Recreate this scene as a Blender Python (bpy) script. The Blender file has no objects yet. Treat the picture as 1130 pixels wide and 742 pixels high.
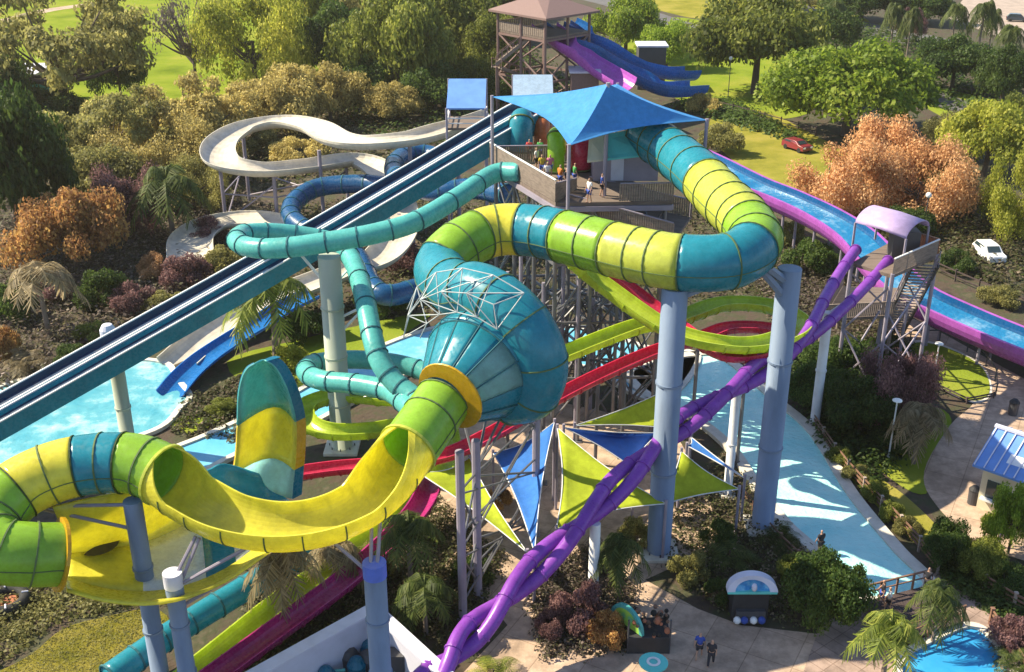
import bpy, math, random
import numpy as np
from mathutils import Vector, Matrix

SC = bpy.context.scene
COL = SC.collection
R = math.radians

# ------------------------------------------------------------------ camera
TH = R(24.2); CZ = 40.0; F = 1250.0
cam_d = bpy.data.cameras.new('camera'); cam = bpy.data.objects.new('camera', cam_d); COL.objects.link(cam)
cam.location = (0, 0, CZ); cam.rotation_euler = (R(90) - TH, 0, 0)
cam_d.sensor_width = 36; cam_d.lens = 36 * F / 1130; cam_d.clip_end = 5000; cam_d.clip_start = 0.5
SC.camera = cam

def P(px, py, z=0.0):
    """the point of the place at height z that the photograph shows at px, py (survey helper)"""
    u = (px - 565) / F; v = (371 - py) / F
    d = Vector((u, v * math.sin(TH) + math.cos(TH), v * math.cos(TH) - math.sin(TH)))
    t = (z - CZ) / d.z
    return Vector((0, 0, CZ)) + d * t

def mpp(p):
    """metres per photograph pixel at a point"""
    return (p.y * math.cos(TH) + (CZ - p.z) * math.sin(TH)) / F

# ------------------------------------------------------------------ materials
def _new(name):
    m = bpy.data.materials.new(name); m.use_nodes = True
    nt = m.node_tree; nt.nodes.clear()
    out = nt.nodes.new('ShaderNodeOutputMaterial')
    return m, nt, out

def _noise_col(nt, cols, scale, detail=4, coord='Object', stretch=None, rough=0.6, pos=None):
    tc = nt.nodes.new('ShaderNodeTexCoord')
    src = tc.outputs[coord]
    if stretch:
        mp = nt.nodes.new('ShaderNodeMapping'); mp.inputs['Scale'].default_value = stretch
        nt.links.new(src, mp.inputs['Vector']); src = mp.outputs['Vector']
    n = nt.nodes.new('ShaderNodeTexNoise'); n.inputs['Scale'].default_value = scale
    n.inputs['Detail'].default_value = detail; n.inputs['Roughness'].default_value = rough
    nt.links.new(src, n.inputs['Vector'])
    rp = nt.nodes.new('ShaderNodeValToRGB')
    el = rp.color_ramp.elements
    k = len(cols)
    ps = pos or [0.3 + 0.4 * i / max(1, k - 1) for i in range(k)]
    el[0].position = ps[0]; el[0].color = (*cols[0], 1)
    el[1].position = ps[-1]; el[1].color = (*cols[-1], 1)
    for i in range(1, k - 1):
        e = el.new(ps[i]); e.color = (*cols[i], 1)
    nt.links.new(n.outputs['Fac'], rp.inputs['Fac'])
    return rp.outputs['Color'], n, src

def sc_(c, k): return tuple(min(1.0, x * k) for x in c)

def mat(name, c, rough=0.6, var=0.18, scale=0.8, metal=0.0, bump=0.0, bscale=6.0, spec=0.4, cols=None, stretch=None, coat=0.0, detail=4, pos=None):
    m, nt, out = _new(name)
    b = nt.nodes.new('ShaderNodeBsdfPrincipled')
    col, n, src = _noise_col(nt, cols or [sc_(c, 1 - var), c, sc_(c, 1 + var * 0.7)], scale, stretch=stretch, detail=detail, pos=pos)
    nt.links.new(col, b.inputs['Base Color'])
    b.inputs['Roughness'].default_value = rough; b.inputs['Metallic'].default_value = metal
    b.inputs['Specular IOR Level'].default_value = spec
    b.inputs['Coat Weight'].default_value = coat
    if bump:
        n2 = nt.nodes.new('ShaderNodeTexNoise'); n2.inputs['Scale'].default_value = bscale; n2.inputs['Detail'].default_value = 5
        nt.links.new(src, n2.inputs['Vector'])
        bp = nt.nodes.new('ShaderNodeBump'); bp.inputs['Strength'].default_value = bump; bp.inputs['Distance'].default_value = 0.2
        nt.links.new(n2.outputs['Fac'], bp.inputs['Height']); nt.links.new(bp.outputs['Normal'], b.inputs['Normal'])
    nt.links.new(b.outputs[0], out.inputs[0])
    return m

def fib(name, c, trans=0.3, rough=0.22, var=0.16, scale=0.5):
    """translucent moulded fibreglass: sun-bleached blotches and faint streaks"""
    m, nt, out = _new(name)
    b = nt.nodes.new('ShaderNodeBsdfPrincipled')
    col, n, src = _noise_col(nt, [sc_(c, 1 - var), c, tuple(min(1, x * (1 + var * .5) + var * .05) for x in c)], scale, detail=6, rough=0.7)
    n3 = nt.nodes.new('ShaderNodeTexNoise'); n3.inputs['Scale'].default_value = 5; n3.inputs['Detail'].default_value = 6
    nt.links.new(src, n3.inputs['Vector'])
    mr = nt.nodes.new('ShaderNodeMapRange'); mr.inputs[1].default_value = .3; mr.inputs[2].default_value = .7
    mr.inputs[3].default_value = rough - .08; mr.inputs[4].default_value = rough + .22
    nt.links.new(n3.outputs['Fac'], mr.inputs[0]); nt.links.new(mr.outputs[0], b.inputs['Roughness'])
    n5 = nt.nodes.new('ShaderNodeTexNoise'); n5.inputs['Scale'].default_value = 1.7; n5.inputs['Detail'].default_value = 10; n5.inputs['Roughness'].default_value = .75
    nt.links.new(src, n5.inputs['Vector'])
    r5 = nt.nodes.new('ShaderNodeMapRange'); r5.inputs[1].default_value = .42; r5.inputs[2].default_value = .62; r5.inputs[3].default_value = .84; r5.inputs[4].default_value = 1.0
    nt.links.new(n5.outputs['Fac'], r5.inputs[0])
    mxd = nt.nodes.new('ShaderNodeMix'); mxd.data_type = 'RGBA'; mxd.blend_type = 'MULTIPLY'; mxd.inputs['Factor'].default_value = 1
    nt.links.new(col, mxd.inputs['A']); nt.links.new(r5.outputs[0], mxd.inputs['B']); col = mxd.outputs['Result']
    nt.links.new(col, b.inputs['Base Color'])
    b.inputs['Specular IOR Level'].default_value = 0.55 if rough < .5 else .12
    t = nt.nodes.new('ShaderNodeBsdfTranslucent'); nt.links.new(col, t.inputs['Color'])
    mx = nt.nodes.new('ShaderNodeMixShader'); mx.inputs[0].default_value = trans
    nt.links.new(b.outputs[0], mx.inputs[1]); nt.links.new(t.outputs[0], mx.inputs[2])
    nt.links.new(mx.outputs[0], out.inputs[0])
    return m

def leafmat(name, cols, trans=0.55, nscale=1.3):
    m, nt, out = _new(name)
    g = nt.nodes.new('ShaderNodeNewGeometry')
    tc = nt.nodes.new('ShaderNodeTexCoord')
    oi = nt.nodes.new('ShaderNodeObjectInfo')
    n = nt.nodes.new('ShaderNodeTexNoise'); n.inputs['Scale'].default_value = nscale; n.inputs['Detail'].default_value = 3
    nt.links.new(tc.outputs['Object'], n.inputs['Vector'])
    a = nt.nodes.new('ShaderNodeMath'); a.operation = 'MULTIPLY_ADD'
    nt.links.new(n.outputs['Fac'], a.inputs[0]); a.inputs[1].default_value = 1.2; a.inputs[2].default_value = -0.35
    a2 = nt.nodes.new('ShaderNodeMath'); a2.operation = 'MULTIPLY_ADD'
    nt.links.new(g.outputs['Random Per Island'], a2.inputs[0]); a2.inputs[1].default_value = 0.62
    nt.links.new(a.outputs[0], a2.inputs[2])
    rp = nt.nodes.new('ShaderNodeValToRGB'); el = rp.color_ramp.elements
    k = len(cols)
    el[0].position = 0.1; el[0].color = (*cols[0], 1); el[1].position = 0.95; el[1].color = (*cols[-1], 1)
    for i in range(1, k - 1):
        e = el.new(0.1 + 0.85 * i / (k - 1)); e.color = (*cols[i], 1)
    nt.links.new(a2.outputs[0], rp.inputs['Fac'])
    hs = nt.nodes.new('ShaderNodeHueSaturation')
    mr = nt.nodes.new('ShaderNodeMapRange'); mr.inputs[3].default_value = .95; mr.inputs[4].default_value = 1.4
    nt.links.new(oi.outputs['Random'], mr.inputs[0]); nt.links.new(mr.outputs[0], hs.inputs['Value'])
    nt.links.new(rp.outputs['Color'], hs.inputs['Color'])
    b = nt.nodes.new('ShaderNodeBsdfPrincipled'); b.inputs['Roughness'].default_value = 0.55
    b.inputs['Specular IOR Level'].default_value = 0.3
    nt.links.new(hs.outputs[0], b.inputs['Base Color'])
    t = nt.nodes.new('ShaderNodeBsdfTranslucent'); nt.links.new(hs.outputs[0], t.inputs['Color'])
    mx = nt.nodes.new('ShaderNodeMixShader'); mx.inputs[0].default_value = trans
    nt.links.new(b.outputs[0], mx.inputs[1]); nt.links.new(t.outputs[0], mx.inputs[2])
    nt.links.new(mx.outputs[0], out.inputs[0])
    return m

def watermat(name, c1, c2, foam=0.0, bscale=1.6, strength=0.35):
    m, nt, out = _new(name)
    b = nt.nodes.new('ShaderNodeBsdfPrincipled')
    col, n, src = _noise_col(nt, [c1, tuple((a + b) / 2 for a, b in zip(c1, c2)), c2], 0.35, detail=7)
    if foam:
        n4 = nt.nodes.new('ShaderNodeTexNoise'); n4.inputs['Scale'].default_value = 0.35; n4.inputs['Detail'].default_value = 8
        n4.inputs['Roughness'].default_value = .7; nt.links.new(src, n4.inputs['Vector'])
        rp = nt.nodes.new('ShaderNodeValToRGB'); rp.color_ramp.elements[0].position = .50; rp.color_ramp.elements[1].position = .72
        nt.links.new(n4.outputs['Fac'], rp.inputs['Fac'])
        mx = nt.nodes.new('ShaderNodeMix'); mx.data_type = 'RGBA'
        ml = nt.nodes.new('ShaderNodeMath'); ml.operation = 'MULTIPLY'; ml.inputs[1].default_value = foam
        nt.links.new(rp.outputs['Color'], ml.inputs[0]); nt.links.new(ml.outputs[0], mx.inputs['Factor'])
        nt.links.new(col, mx.inputs['A']); mx.inputs['B'].default_value = (.8, .85, .85, 1)
        col = mx.outputs['Result']
    nt.links.new(col, b.inputs['Base Color'])
    b.inputs['Roughness'].default_value = 0.1; b.inputs['IOR'].default_value = 1.33
    n2 = nt.nodes.new('ShaderNodeTexNoise'); n2.inputs['Scale'].default_value = bscale; n2.inputs['Detail'].default_value = 4
    nt.links.new(src, n2.inputs['Vector'])
    bp = nt.nodes.new('ShaderNodeBump'); bp.inputs['Strength'].default_value = strength; bp.inputs['Distance'].default_value = 0.12
    nt.links.new(n2.outputs['Fac'], bp.inputs['Height']); nt.links.new(bp.outputs['Normal'], b.inputs['Normal'])
    nt.links.new(b.outputs[0], out.inputs[0])
    return m

M = dict(
    teal=fib('teal_fibreglass', (.03, .34, .46), .38), teal_dark=fib('deep_teal_fibreglass', (.005, .17, .29), .2),
    pale_teal=fib('pale_aqua_and_painted_light', (.66, .96, .93), .8),  # own aqua on the tongue foot; light painted in on the cone
    yellow=fib('yellow_fibreglass', (.93, .86, .10), .45), citron=fib('citron_fibreglass', (.74, .80, .13), .45), gold=fib('golden_fibreglass', (.72, .42, .02), .25),
    green=fib('green_fibreglass', (.38, .66, .06), .42), lime=fib('lime_fibreglass', (.60, .74, .07), .4),
    aqua=fib('aqua_fibreglass', (.13, .56, .54), .3), red=fib('red_fibreglass', (.62, .03, .09), .22),
    magenta=fib('shaded_crimson_fibreglass', (.46, .03, .20), .2), purple=fib('purple_fibreglass', (.32, .08, .56), .3, .3),
    orchid=fib('orchid_fibreglass', (.62, .16, .70), .35),
    navy=fib('navy_fibreglass', (.01, .09, .24), .15), blue=fib('blue_fibreglass', (.015, .20, .60), .3),
    bone=fib('bone_fibreglass', (.76, .72, .62), .15, rough=.4), bone_bed=mat('worn_bone_gelcoat', (.56, .51, .43), .5, .22, 1.2),
    white_gel=fib('white_gelcoat', (.78, .80, .78), .15),
    seam=mat('dark_seam', (.09, .14, .05), .7), seam_teal=mat('dark_teal_seam', (.02, .12, .15), .7), seam_violet=mat('violet_seam', (.07, .015, .16), .6),
    col=mat('lavender_painted_steel', (.175, .235, .35), .5, .28, .5, bump=.05, detail=9, stretch=(1, 1, .3)),
    col_cap=mat('faded_blue_paint', (.10, .17, .62), .5, .15, 1),
    col_olive=mat('sage_painted_steel', (.40, .44, .36), .55, .15, .4, stretch=(1, 1, .3)),
    steel=mat('galvanised_steel', (.17, .17, .19), .45, .2, 1, metal=.4), steel_lt=mat('white_painted_steel', (.68, .68, .70), .5, .12, 1),
    steel_mauve=mat('mauve_painted_steel', (.29, .26, .33), .5, .15, .8),
    steel_dk=mat('dark_steel', (.07, .07, .08), .5, .2, 1),
    deck=mat('weathered_deck_boards', (.17, .13, .11), .8, .3, 1.5, stretch=(.3, 3, 1)),
    wood=mat('brown_fence_wood', (.20, .11, .075), .75, .3, 2, stretch=(1, 1, 4)), wood_grey=mat('grey_fence_wood', (.24, .19, .16), .8, .3, 2, stretch=(1, 1, 4)),
    wood_dk=mat('dark_plank_wood', (.07, .05, .05), .8, .3, 2),
    rail_white=mat('white_rail_paint', (.75, .76, .78), .4, .08, 1),
    canopy=fib('blue_shade_cloth', (.06, .25, .58), .03, rough=.7, var=.12, scale=.25),
    sail_lime=fib('lime_shade_cloth', (.60, .70, .06), .45, rough=.75), sail_blue=fib('blue_sail_cloth', (.06, .22, .66), .25, rough=.75),
    sail_navy=fib('navy_sail_cloth', (.01, .05, .26), .15, rough=.75),
    roof_brown=mat('mauve_brown_roof', (.21, .135, .125), .7, .12, 3, stretch=(1, 6, 1)), roof_lav=fib('lavender_roof', (.50, .38, .66), .15, rough=.45),
    roof_blue=mat('blue_metal_roof', (.13, .27, .62), .35, .15, .8), roof_teal=mat('turquoise_roof', (.12, .58, .55), .5, .15, .8),
    cream=mat('cream_render', (.62, .56, .42), .8, .1, 1), white=mat('white_paint', (.74, .74, .76), .6, .08, 1), lav_white=mat('lavender_white_paint', (.60, .60, .72), .6, .1, 1),
    dark=mat('charcoal_shade', (.03, .03, .035), .7, .3, 2), glass=mat('dark_window_glass', (.03, .05, .06), .08, .1, 1, spec=.6),
    concrete=mat('beige_concrete', (.46, .37, .30), .85, .2, .25, bump=.1, bscale=8, detail=8),
    concrete_pk=mat('dusky_paving', (.34, .27, .24), .85, .22, .3, bump=.1, bscale=8, detail=8),
    coping=mat('pale_coping', (.62, .58, .52), .7, .15, 1.5),
    asphalt=mat('asphalt', (.12, .115, .12), .9, .2, .3, detail=8), soil=mat('mulch_soil', (.07, .05, .04), .95, .4, .5, bump=.4, bscale=3,
        cols=[(.025, .022, .015), (.075, .052, .038), (.05, .055, .025), (.12, .09, .065)], detail=9),
    lawn=mat('mown_lawn', (.15, .25, .03), .9, .25, .12, bump=.3, bscale=5, cols=[(.11, .16, .018), (.19, .245, .028), (.27, .275, .05)], detail=9, spec=0),
    lawn_gold=mat('sunny_dry_lawn', (.25, .27, .05), .9, .25, .2, bump=.3, bscale=5, cols=[(.14, .15, .025), (.24, .225, .04), (.32, .27, .07)], detail=9, spec=0),
    drygrass=mat('dry_grass', (.22, .18, .05), .95, .3, .7, bump=.5, bscale=9, cols=[(.10, .10, .015), (.17, .15, .025), (.24, .20, .05)], detail=9, spec=0),
    dirt=mat('pale_dirt', (.36, .29, .25), .95, .25, .4, detail=8),
    bark=mat('bark', (.10, .075, .06), .9, .3, 6), bark_pale=mat('palm_bark', (.22, .17, .14), .9, .25, 8), bark_violet=mat('grey_bark', (.15, .12, .13), .9, .3, 6),
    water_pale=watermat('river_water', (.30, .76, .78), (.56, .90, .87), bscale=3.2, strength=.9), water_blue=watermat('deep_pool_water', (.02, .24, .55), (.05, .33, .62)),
    water_splash=watermat('splash_pool_water', (.05, .28, .38), (.18, .46, .52), foam=.5, strength=.8), water_mid=watermat('blue_river_water', (.10, .40, .62), (.18, .50, .70), foam=.3),  # the middle reach of the river has a bluer water colour
    skin=mat('skin', (.46, .27, .19), .5, .08, 5), hair=mat('dark_hair', (.03, .02, .015), .6, .2, 8),
    cloth_blue=mat('blue_cotton', (.04, .08, .35), .9, .2, 5), cloth_dark=mat('dark_cotton', (.03, .03, .04), .9, .2, 5), cloth_white=mat('white_cotton', (.7, .7, .7), .9, .1, 5),
    cloth_red=mat('red_cotton', (.45, .05, .05), .9, .2, 5),
    rubber=mat('tyre_rubber', (.02, .02, .02), .8, .1, 4), car_white=mat('white_car_paint', (.75, .76, .78), .25, .05, 1, coat=.6), car_dark=mat('dark_car_paint', (.03, .035, .05), .25, .1, 1, coat=.6),
    lamp=mat('frosted_globe', (.82, .82, .80), .4, .05, 2), taillight=mat('red_lens', (.4, .02, .02), .2, .1, 3),
    sign_blue=mat('blue_sign_face', (.03, .18, .50), .4, .3, 1.5, cols=[(.02, .08, .3), (.04, .30, .62), (.3, .6, .75)]),
    sign_green=mat('green_sign_face', (.22, .50, .10), .4, .3, 1.5, cols=[(.10, .38, .30), (.25, .52, .08), (.45, .55, .08)]),
    terracotta=mat('terracotta', (.36, .13, .07), .8, .2, 3),
)

def paved(name, c, jx=1.6, jy=1.6, rot=.5):
    m = mat(name, c, .85, .22, .3, bump=.1, bscale=8, detail=9, spec=.15); nt = m.node_tree
    b = [n for n in nt.nodes if n.type == 'BSDF_PRINCIPLED'][0]; src = b.inputs['Base Color'].links[0].from_socket
    tc = nt.nodes.new('ShaderNodeTexCoord'); mp = nt.nodes.new('ShaderNodeMapping'); mp.inputs['Rotation'].default_value = (0, 0, rot)
    nt.links.new(tc.outputs['Object'], mp.inputs['Vector'])
    br = nt.nodes.new('ShaderNodeTexBrick'); br.offset = 0; br.inputs['Scale'].default_value = 1; br.inputs['Brick Width'].default_value = jx; br.inputs['Row Height'].default_value = jy
    br.inputs['Mortar Size'].default_value = .025; br.inputs['Color1'].default_value = (1, 1, 1, 1); br.inputs['Color2'].default_value = (.88, .88, .88, 1); br.inputs['Mortar'].default_value = (.6, .58, .56, 1)
    nt.links.new(mp.outputs['Vector'], br.inputs['Vector'])
    n = nt.nodes.new('ShaderNodeTexNoise'); n.inputs['Scale'].default_value = .9; n.inputs['Detail'].default_value = 9; n.inputs['Roughness'].default_value = .7
    nt.links.new(tc.outputs['Object'], n.inputs['Vector'])
    mr = nt.nodes.new('ShaderNodeMapRange'); mr.inputs[1].default_value = .4; mr.inputs[2].default_value = .6; mr.inputs[3].default_value = .7; mr.inputs[4].default_value = 1.05
    nt.links.new(n.outputs['Fac'], mr.inputs[0])
    prev = src
    for o_ in (br.outputs['Color'], mr.outputs[0]):
        mx = nt.nodes.new('ShaderNodeMix'); mx.data_type = 'RGBA'; mx.blend_type = 'MULTIPLY'; mx.inputs['Factor'].default_value = 1
        nt.links.new(prev, mx.inputs['A']); nt.links.new(o_, mx.inputs['B']); prev = mx.outputs['Result']
    nt.links.new(prev, b.inputs['Base Color'])
    return m
M['concrete'] = paved('jointed_beige_concrete', (.52, .38, .29), 2.4, 2.4)
M['concrete_pk'] = paved('dusky_pavers', (.38, .28, .24), 1.2, .8, .9)

# leaves: (darkest of the mix, mean, bright) albedos
L = dict(
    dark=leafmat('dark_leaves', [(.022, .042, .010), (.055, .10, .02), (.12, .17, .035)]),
    mid=leafmat('green_leaves', [(.055, .07, .014), (.15, .18, .03), (.31, .32, .07)]),
    bright=leafmat('bright_leaves', [(.08, .13, .012), (.20, .29, .025), (.36, .42, .06)]),
    olive=leafmat('olive_leaves', [(.085, .085, .03), (.21, .20, .065), (.38, .35, .12)]),
    yellow=leafmat('yellow_green_leaves', [(.12, .15, .018), (.31, .33, .04), (.54, .52, .10)]),
    gold=leafmat('golden_leaves', [(.18, .145, .05), (.40, .33, .11), (.64, .53, .20)]),
    orange=leafmat('orange_leaves', [(.26, .14, .06), (.56, .31, .14), (.74, .47, .24)], .4),
    rust=leafmat('rusty_leaves', [(.14, .075, .04), (.40, .20, .08), (.64, .42, .14)]),
    plum=leafmat('plum_leaves', [(.06, .035, .037), (.18, .095, .10), (.33, .19, .18)]),
    greyish=leafmat('grey_twigs', [(.08, .065, .055), (.19, .16, .14), (.32, .26, .22)], .15),
    palm=leafmat('palm_fronds', [(.06, .085, .015), (.17, .22, .035), (.40, .40, .09)]),
    palm_dark=leafmat('dark_palm_fronds', [(.028, .045, .012), (.075, .11, .025), (.17, .19, .05)]),
    palm_dry=leafmat('dry_palm_fronds', [(.11, .09, .05), (.29, .23, .13), (.48, .38, .23)]),
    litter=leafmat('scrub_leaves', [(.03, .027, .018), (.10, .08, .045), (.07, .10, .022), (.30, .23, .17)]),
    scrub=leafmat('violet_scrub', [(.04, .032, .032), (.15, .115, .105), (.08, .085, .03), (.36, .28, .25)]),
)

# ------------------------------------------------------------------ objects
ORI = {}
def tag(o, label=None, cat=None, group=None, kind=None):
    if label: o['label'] = label
    if cat: o['category'] = cat
    if group: o['group'] = group
    if kind: o['kind'] = kind
    return o

def thing(name, label, cat, loc=(0, 0, 0), group=None, rz=0):
    o = bpy.data.objects.new(name, None); COL.objects.link(o)
    o.empty_display_size = 0.3
    o.location = loc; o.rotation_euler = (0, 0, rz)
    ORI[o.name] = Vector(loc)
    return tag(o, label, cat, group)

def base(p, z=0.0): return Vector((p.x, p.y, z))

class MB:
    def __init__(s): s.v = []; s.f = []; s.m = []
    def add(s, vs, fs, mi=0):
        n = len(s.v); s.v += [tuple(v) for v in vs]
        for f in fs: s.f.append(tuple(i + n for i in f)); s.m.append(mi)
        return s
    def box(s, c, d, rz=0, mi=0, rot=None):
        c = Vector(c); hx, hy, hz = d[0] / 2, d[1] / 2, d[2] / 2
        mt = rot or Matrix.Rotation(rz, 3, 'Z')
        vs = [c + mt @ Vector((x * hx, y * hy, z * hz)) for x in (-1, 1) for y in (-1, 1) for z in (-1, 1)]
        return s.add(vs, [(0, 1, 3, 2), (4, 6, 7, 5), (0, 4, 5, 1), (2, 3, 7, 6), (0, 2, 6, 4), (1, 5, 7, 3)], mi)
    def bar(s, a, b, r, n=6, mi=0, r2=None, cap=True):
        a = Vector(a); b = Vector(b); t = (b - a)
        if t.length < 1e-6: return s
        t.normalize(); r2 = r if r2 is None else r2
        x = t.orthogonal().normalized(); y = t.cross(x)
        vs = []
        for p, q in ((a, r), (b, r2)):
            for i in range(n):
                an = 2 * math.pi * i / n
                vs.append(p + x * (q * math.cos(an)) + y * (q * math.sin(an)))
        fs = [(i, (i + 1) % n, n + (i + 1) % n, n + i) for i in range(n)]
        if cap: fs += [tuple(range(n))[::-1], tuple(range(n, 2 * n))]
        return s.add(vs, fs, mi)
    def beam(s, a, b, w, h, mi=0):
        """square section beam along a-b"""
        a = Vector(a); b = Vector(b); t = (b - a); ln = t.length; t.normalize()
        up = Vector((0, 0, 1)) if abs(t.z) < .98 else Vector((1, 0, 0))
        x = t.cross(up).normalized(); y = x.cross(t)
        vs = [p + x * (i * w / 2) + y * (j * h / 2) for p in (a, b) for i, j in ((-1, -1), (1, -1), (1, 1), (-1, 1))]
        return s.add(vs, [(0, 1, 2, 3)[::-1], (4, 5, 6, 7), (0, 1, 5, 4), (1, 2, 6, 5), (2, 3, 7, 6), (3, 0, 4, 7)], mi)
    def lathe(s, prof, c=(0, 0, 0), n=16, mi=0, axis=None, xax=None, close=False):
        """prof = [(r, h)...] about the axis through c"""
        c = Vector(c); ax = Vector(axis or (0, 0, 1)).normalized()
        x = Vector(xax).normalized() if xax is not None else ax.orthogonal().normalized(); y = ax.cross(x)
        vs = []
        for r, h in prof:
            for i in range(n):
                an = 2 * math.pi * i / n
                vs.append(c + ax * h + x * (r * math.cos(an)) + y * (r * math.sin(an)))
        fs = []
        for k in range(len(prof) - 1):
            for i in range(n):
                j = (i + 1) % n
                fs.append((k * n + i, k * n + j, (k + 1) * n + j, (k + 1) * n + i))
        return s.add(vs, fs, mi)
    def sphere(s, c, r, n=12, mi=0, sz=1.0):
        pr = [(max(1e-4, r * math.sin(math.pi * k / (n // 2))), -r * sz * math.cos(math.pi * k / (n // 2))) for k in range(n // 2 + 1)]
        return s.lathe(pr, c, n, mi)
    def prism(s, pts, z0, z1, mi=0):
        n = len(pts); vs = [(p[0], p[1], z0) for p in pts] + [(p[0], p[1], z1) for p in pts]
        fs = [tuple(range(n))[::-1], tuple(range(n, 2 * n))] + [(i, (i + 1) % n, n + (i + 1) % n, n + i) for i in range(n)]
        return s.add(vs, fs, mi)
    def grid(s, rows, mi=0, closed=False):
        nr, nc = len(rows), len(rows[0]); vs = [p for r in rows for p in r]; n0 = len(s.v)
        s.v += [tuple(v) for v in vs]
        for i in range(nr - 1):
            for j in range(nc if closed else nc - 1):
                k = (j + 1) % nc
                s.f.append((n0 + i * nc + j, n0 + i * nc + k, n0 + (i + 1) * nc + k, n0 + (i + 1) * nc + j))
                s.m.append(mi(i, j) if callable(mi) else mi)
        return s
    def build(s, name, mats, parent=None, smooth=False, origin=None, solid=0, bevel=0):
        if not isinstance(mats, (list, tuple)): mats = [mats]
        top = parent
        o0 = Vector(origin) if origin is not None else (ORI.get(parent.name, Vector()) if parent else Vector())
        me = bpy.data.meshes.new(name)
        me.from_pydata([(v[0] - o0.x, v[1] - o0.y, v[2] - o0.z) for v in s.v], [], s.f)
        for m in mats: me.materials.append(m)
        me.polygons.foreach_set('material_index', s.m)
        if smooth: me.polygons.foreach_set('use_smooth', [True] * len(me.polygons))
        me.update()
        ob = bpy.data.objects.new(name, me); COL.objects.link(ob)
        if parent: ob.parent = parent
        elif origin is not None: ob.location = o0
        ORI[ob.name] = o0
        if solid:
            md = ob.modifiers.new('thickness', 'SOLIDIFY'); md.thickness = solid; md.offset = 0
        if bevel:
            md = ob.modifiers.new('edge', 'BEVEL'); md.width = bevel; md.segments = 2; md.limit_method = 'ANGLE'
        return ob

def copy_thing(root, loc, rz=0, scale=None):
    r = root.copy(); COL.objects.link(r); r.location = loc; r.rotation_euler = (0, 0, rz)
    if scale: r.scale = scale
    for ch in KIDS.get(root.name, []):
        c = ch.copy(); COL.objects.link(c); c.parent = r
        for g in KIDS.get(ch.name, []):
            d = g.copy(); COL.objects.link(d); d.parent = c
    return r
KIDS = {}
def kids(root, *ch): KIDS[root.name] = list(ch)

# ------------------------------------------------------------------ curves and sweeps
def smooth(pts, k=8):
    pts = [Vector(p) for p in pts]; n = len(pts); out = []
    for i in range(n - 1):
        p0 = pts[i - 1] if i else pts[0] * 2 - pts[1]
        p1, p2 = pts[i], pts[i + 1]
        p3 = pts[i + 2] if i + 2 < n else pts[-1] * 2 - pts[-2]
        for j in range(k):
            t = j / k; t2 = t * t; t3 = t2 * t
            out.append(.5 * ((2 * p1) + (p2 - p0) * t + (2 * p0 - 5 * p1 + 4 * p2 - p3) * t2 + (3 * p1 - p0 - 3 * p2 + p3) * t3))
    out.append(pts[-1].copy())
    return out

def frames(c, upright=True):
    """(point, side, up, tangent) along a curve; upright keeps up near world z"""
    n = len(c); fr = []; ps = None; pu = None
    for i in range(n):
        t = (c[min(n - 1, i + 1)] - c[max(0, i - 1)]).normalized()
        if upright or ps is None:
            s = t.cross(Vector((0, 0, 1)))
            if s.length < .15 and ps is not None: s = ps - t * ps.dot(t)
            s.normalize()
        else:
            s = (ps - t * ps.dot(t)).normalized()
        u = s.cross(t)
        fr.append((c[i], s, u, t)); ps = s
    return fr

def sweep(fr, prof, pm=None, caps=True, mb=None, closed=True, scale=None):
    """prof: (side, up) outline; pm: material index per outline edge"""
    mb = mb or MB(); n0 = len(mb.v); n = len(prof)
    for k, (p, s, u, t) in enumerate(fr):
        q = scale(k / (len(fr) - 1)) if scale else 1
        for a, b in prof: mb.v.append(tuple(p + s * (a * q) + u * (b * q)))
    for k in range(len(fr) - 1):
        for i in range(n if closed else n - 1):
            j = (i + 1) % n
            mb.f.append((n0 + k * n + i, n0 + k * n + j, n0 + (k + 1) * n + j, n0 + (k + 1) * n + i)); mb.m.append(pm[i] if pm else 0)
    if caps and closed:
        mb.f.append(tuple(n0 + i for i in range(n))[::-1]); mb.m.append(0)
        mb.f.append(tuple(n0 + (len(fr) - 1) * n + i for i in range(n))); mb.m.append(0)
    return mb

def circ(r, n=20): return [(r * math.cos(2 * math.pi * i / n), r * math.sin(2 * math.pi * i / n)) for i in range(n)]

def ushape(r, th=.09, a0=-90, a1=90, n=12, lip=.0, wide=1.0, deep=1.0):
    """U trough outline: outer skin then inner skin; angles from the bottom"""
    o = []
    for i in range(n + 1):
        a = R(a0 + (a1 - a0) * i / n); o.append((math.sin(a) * r * wide, -math.cos(a) * r * deep))
    if lip: o = [(o[0][0] - lip, o[0][1])] + o + [(o[-1][0] + lip, o[-1][1])]
    inn = []
    for i in range(n + 1):
        a = R(a1 + (a0 - a1) * i / n); inn.append((math.sin(a) * (r * wide - th), -math.cos(a) * (r * deep - th) + (0 if abs(abs(math.degrees(a)) - 90) > 1 else th * .6)))
    return o + inn, len(o)

def ring(mb, f, r, w=.07, h=.07, n=24, mi=0, a0=0, a1=360):
    """flange ring of section w x h round a frame"""
    p, s, u, t = f; full = abs(a1 - a0) >= 360
    m = n if full else n + 1; rows = []
    for i in range(m):
        a = R(a0 + (a1 - a0) * i / n); d = s * math.cos(a) + u * math.sin(a)
        rows.append([p + d * (r - .02) - t * w, p + d * (r + h) - t * w, p + d * (r + h) + t * w, p + d * (r - .02) + t * w])
    if full: rows.append(rows[0])
    mb.grid(rows, mi, closed=True)
    return mb

def rings_sep(parent, fr, r, n, m, w=.05, h=.06, seg=14, a0=0, a1=360, shift=0):
    for q in range(n + 1):
        mb = MB(); ring(mb, fr[min(len(fr) - 1, int(q * (len(fr) - 1) / n))], r, w, h, seg, 0, a0, a1); mb.build('flange_ring', m, parent)
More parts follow.
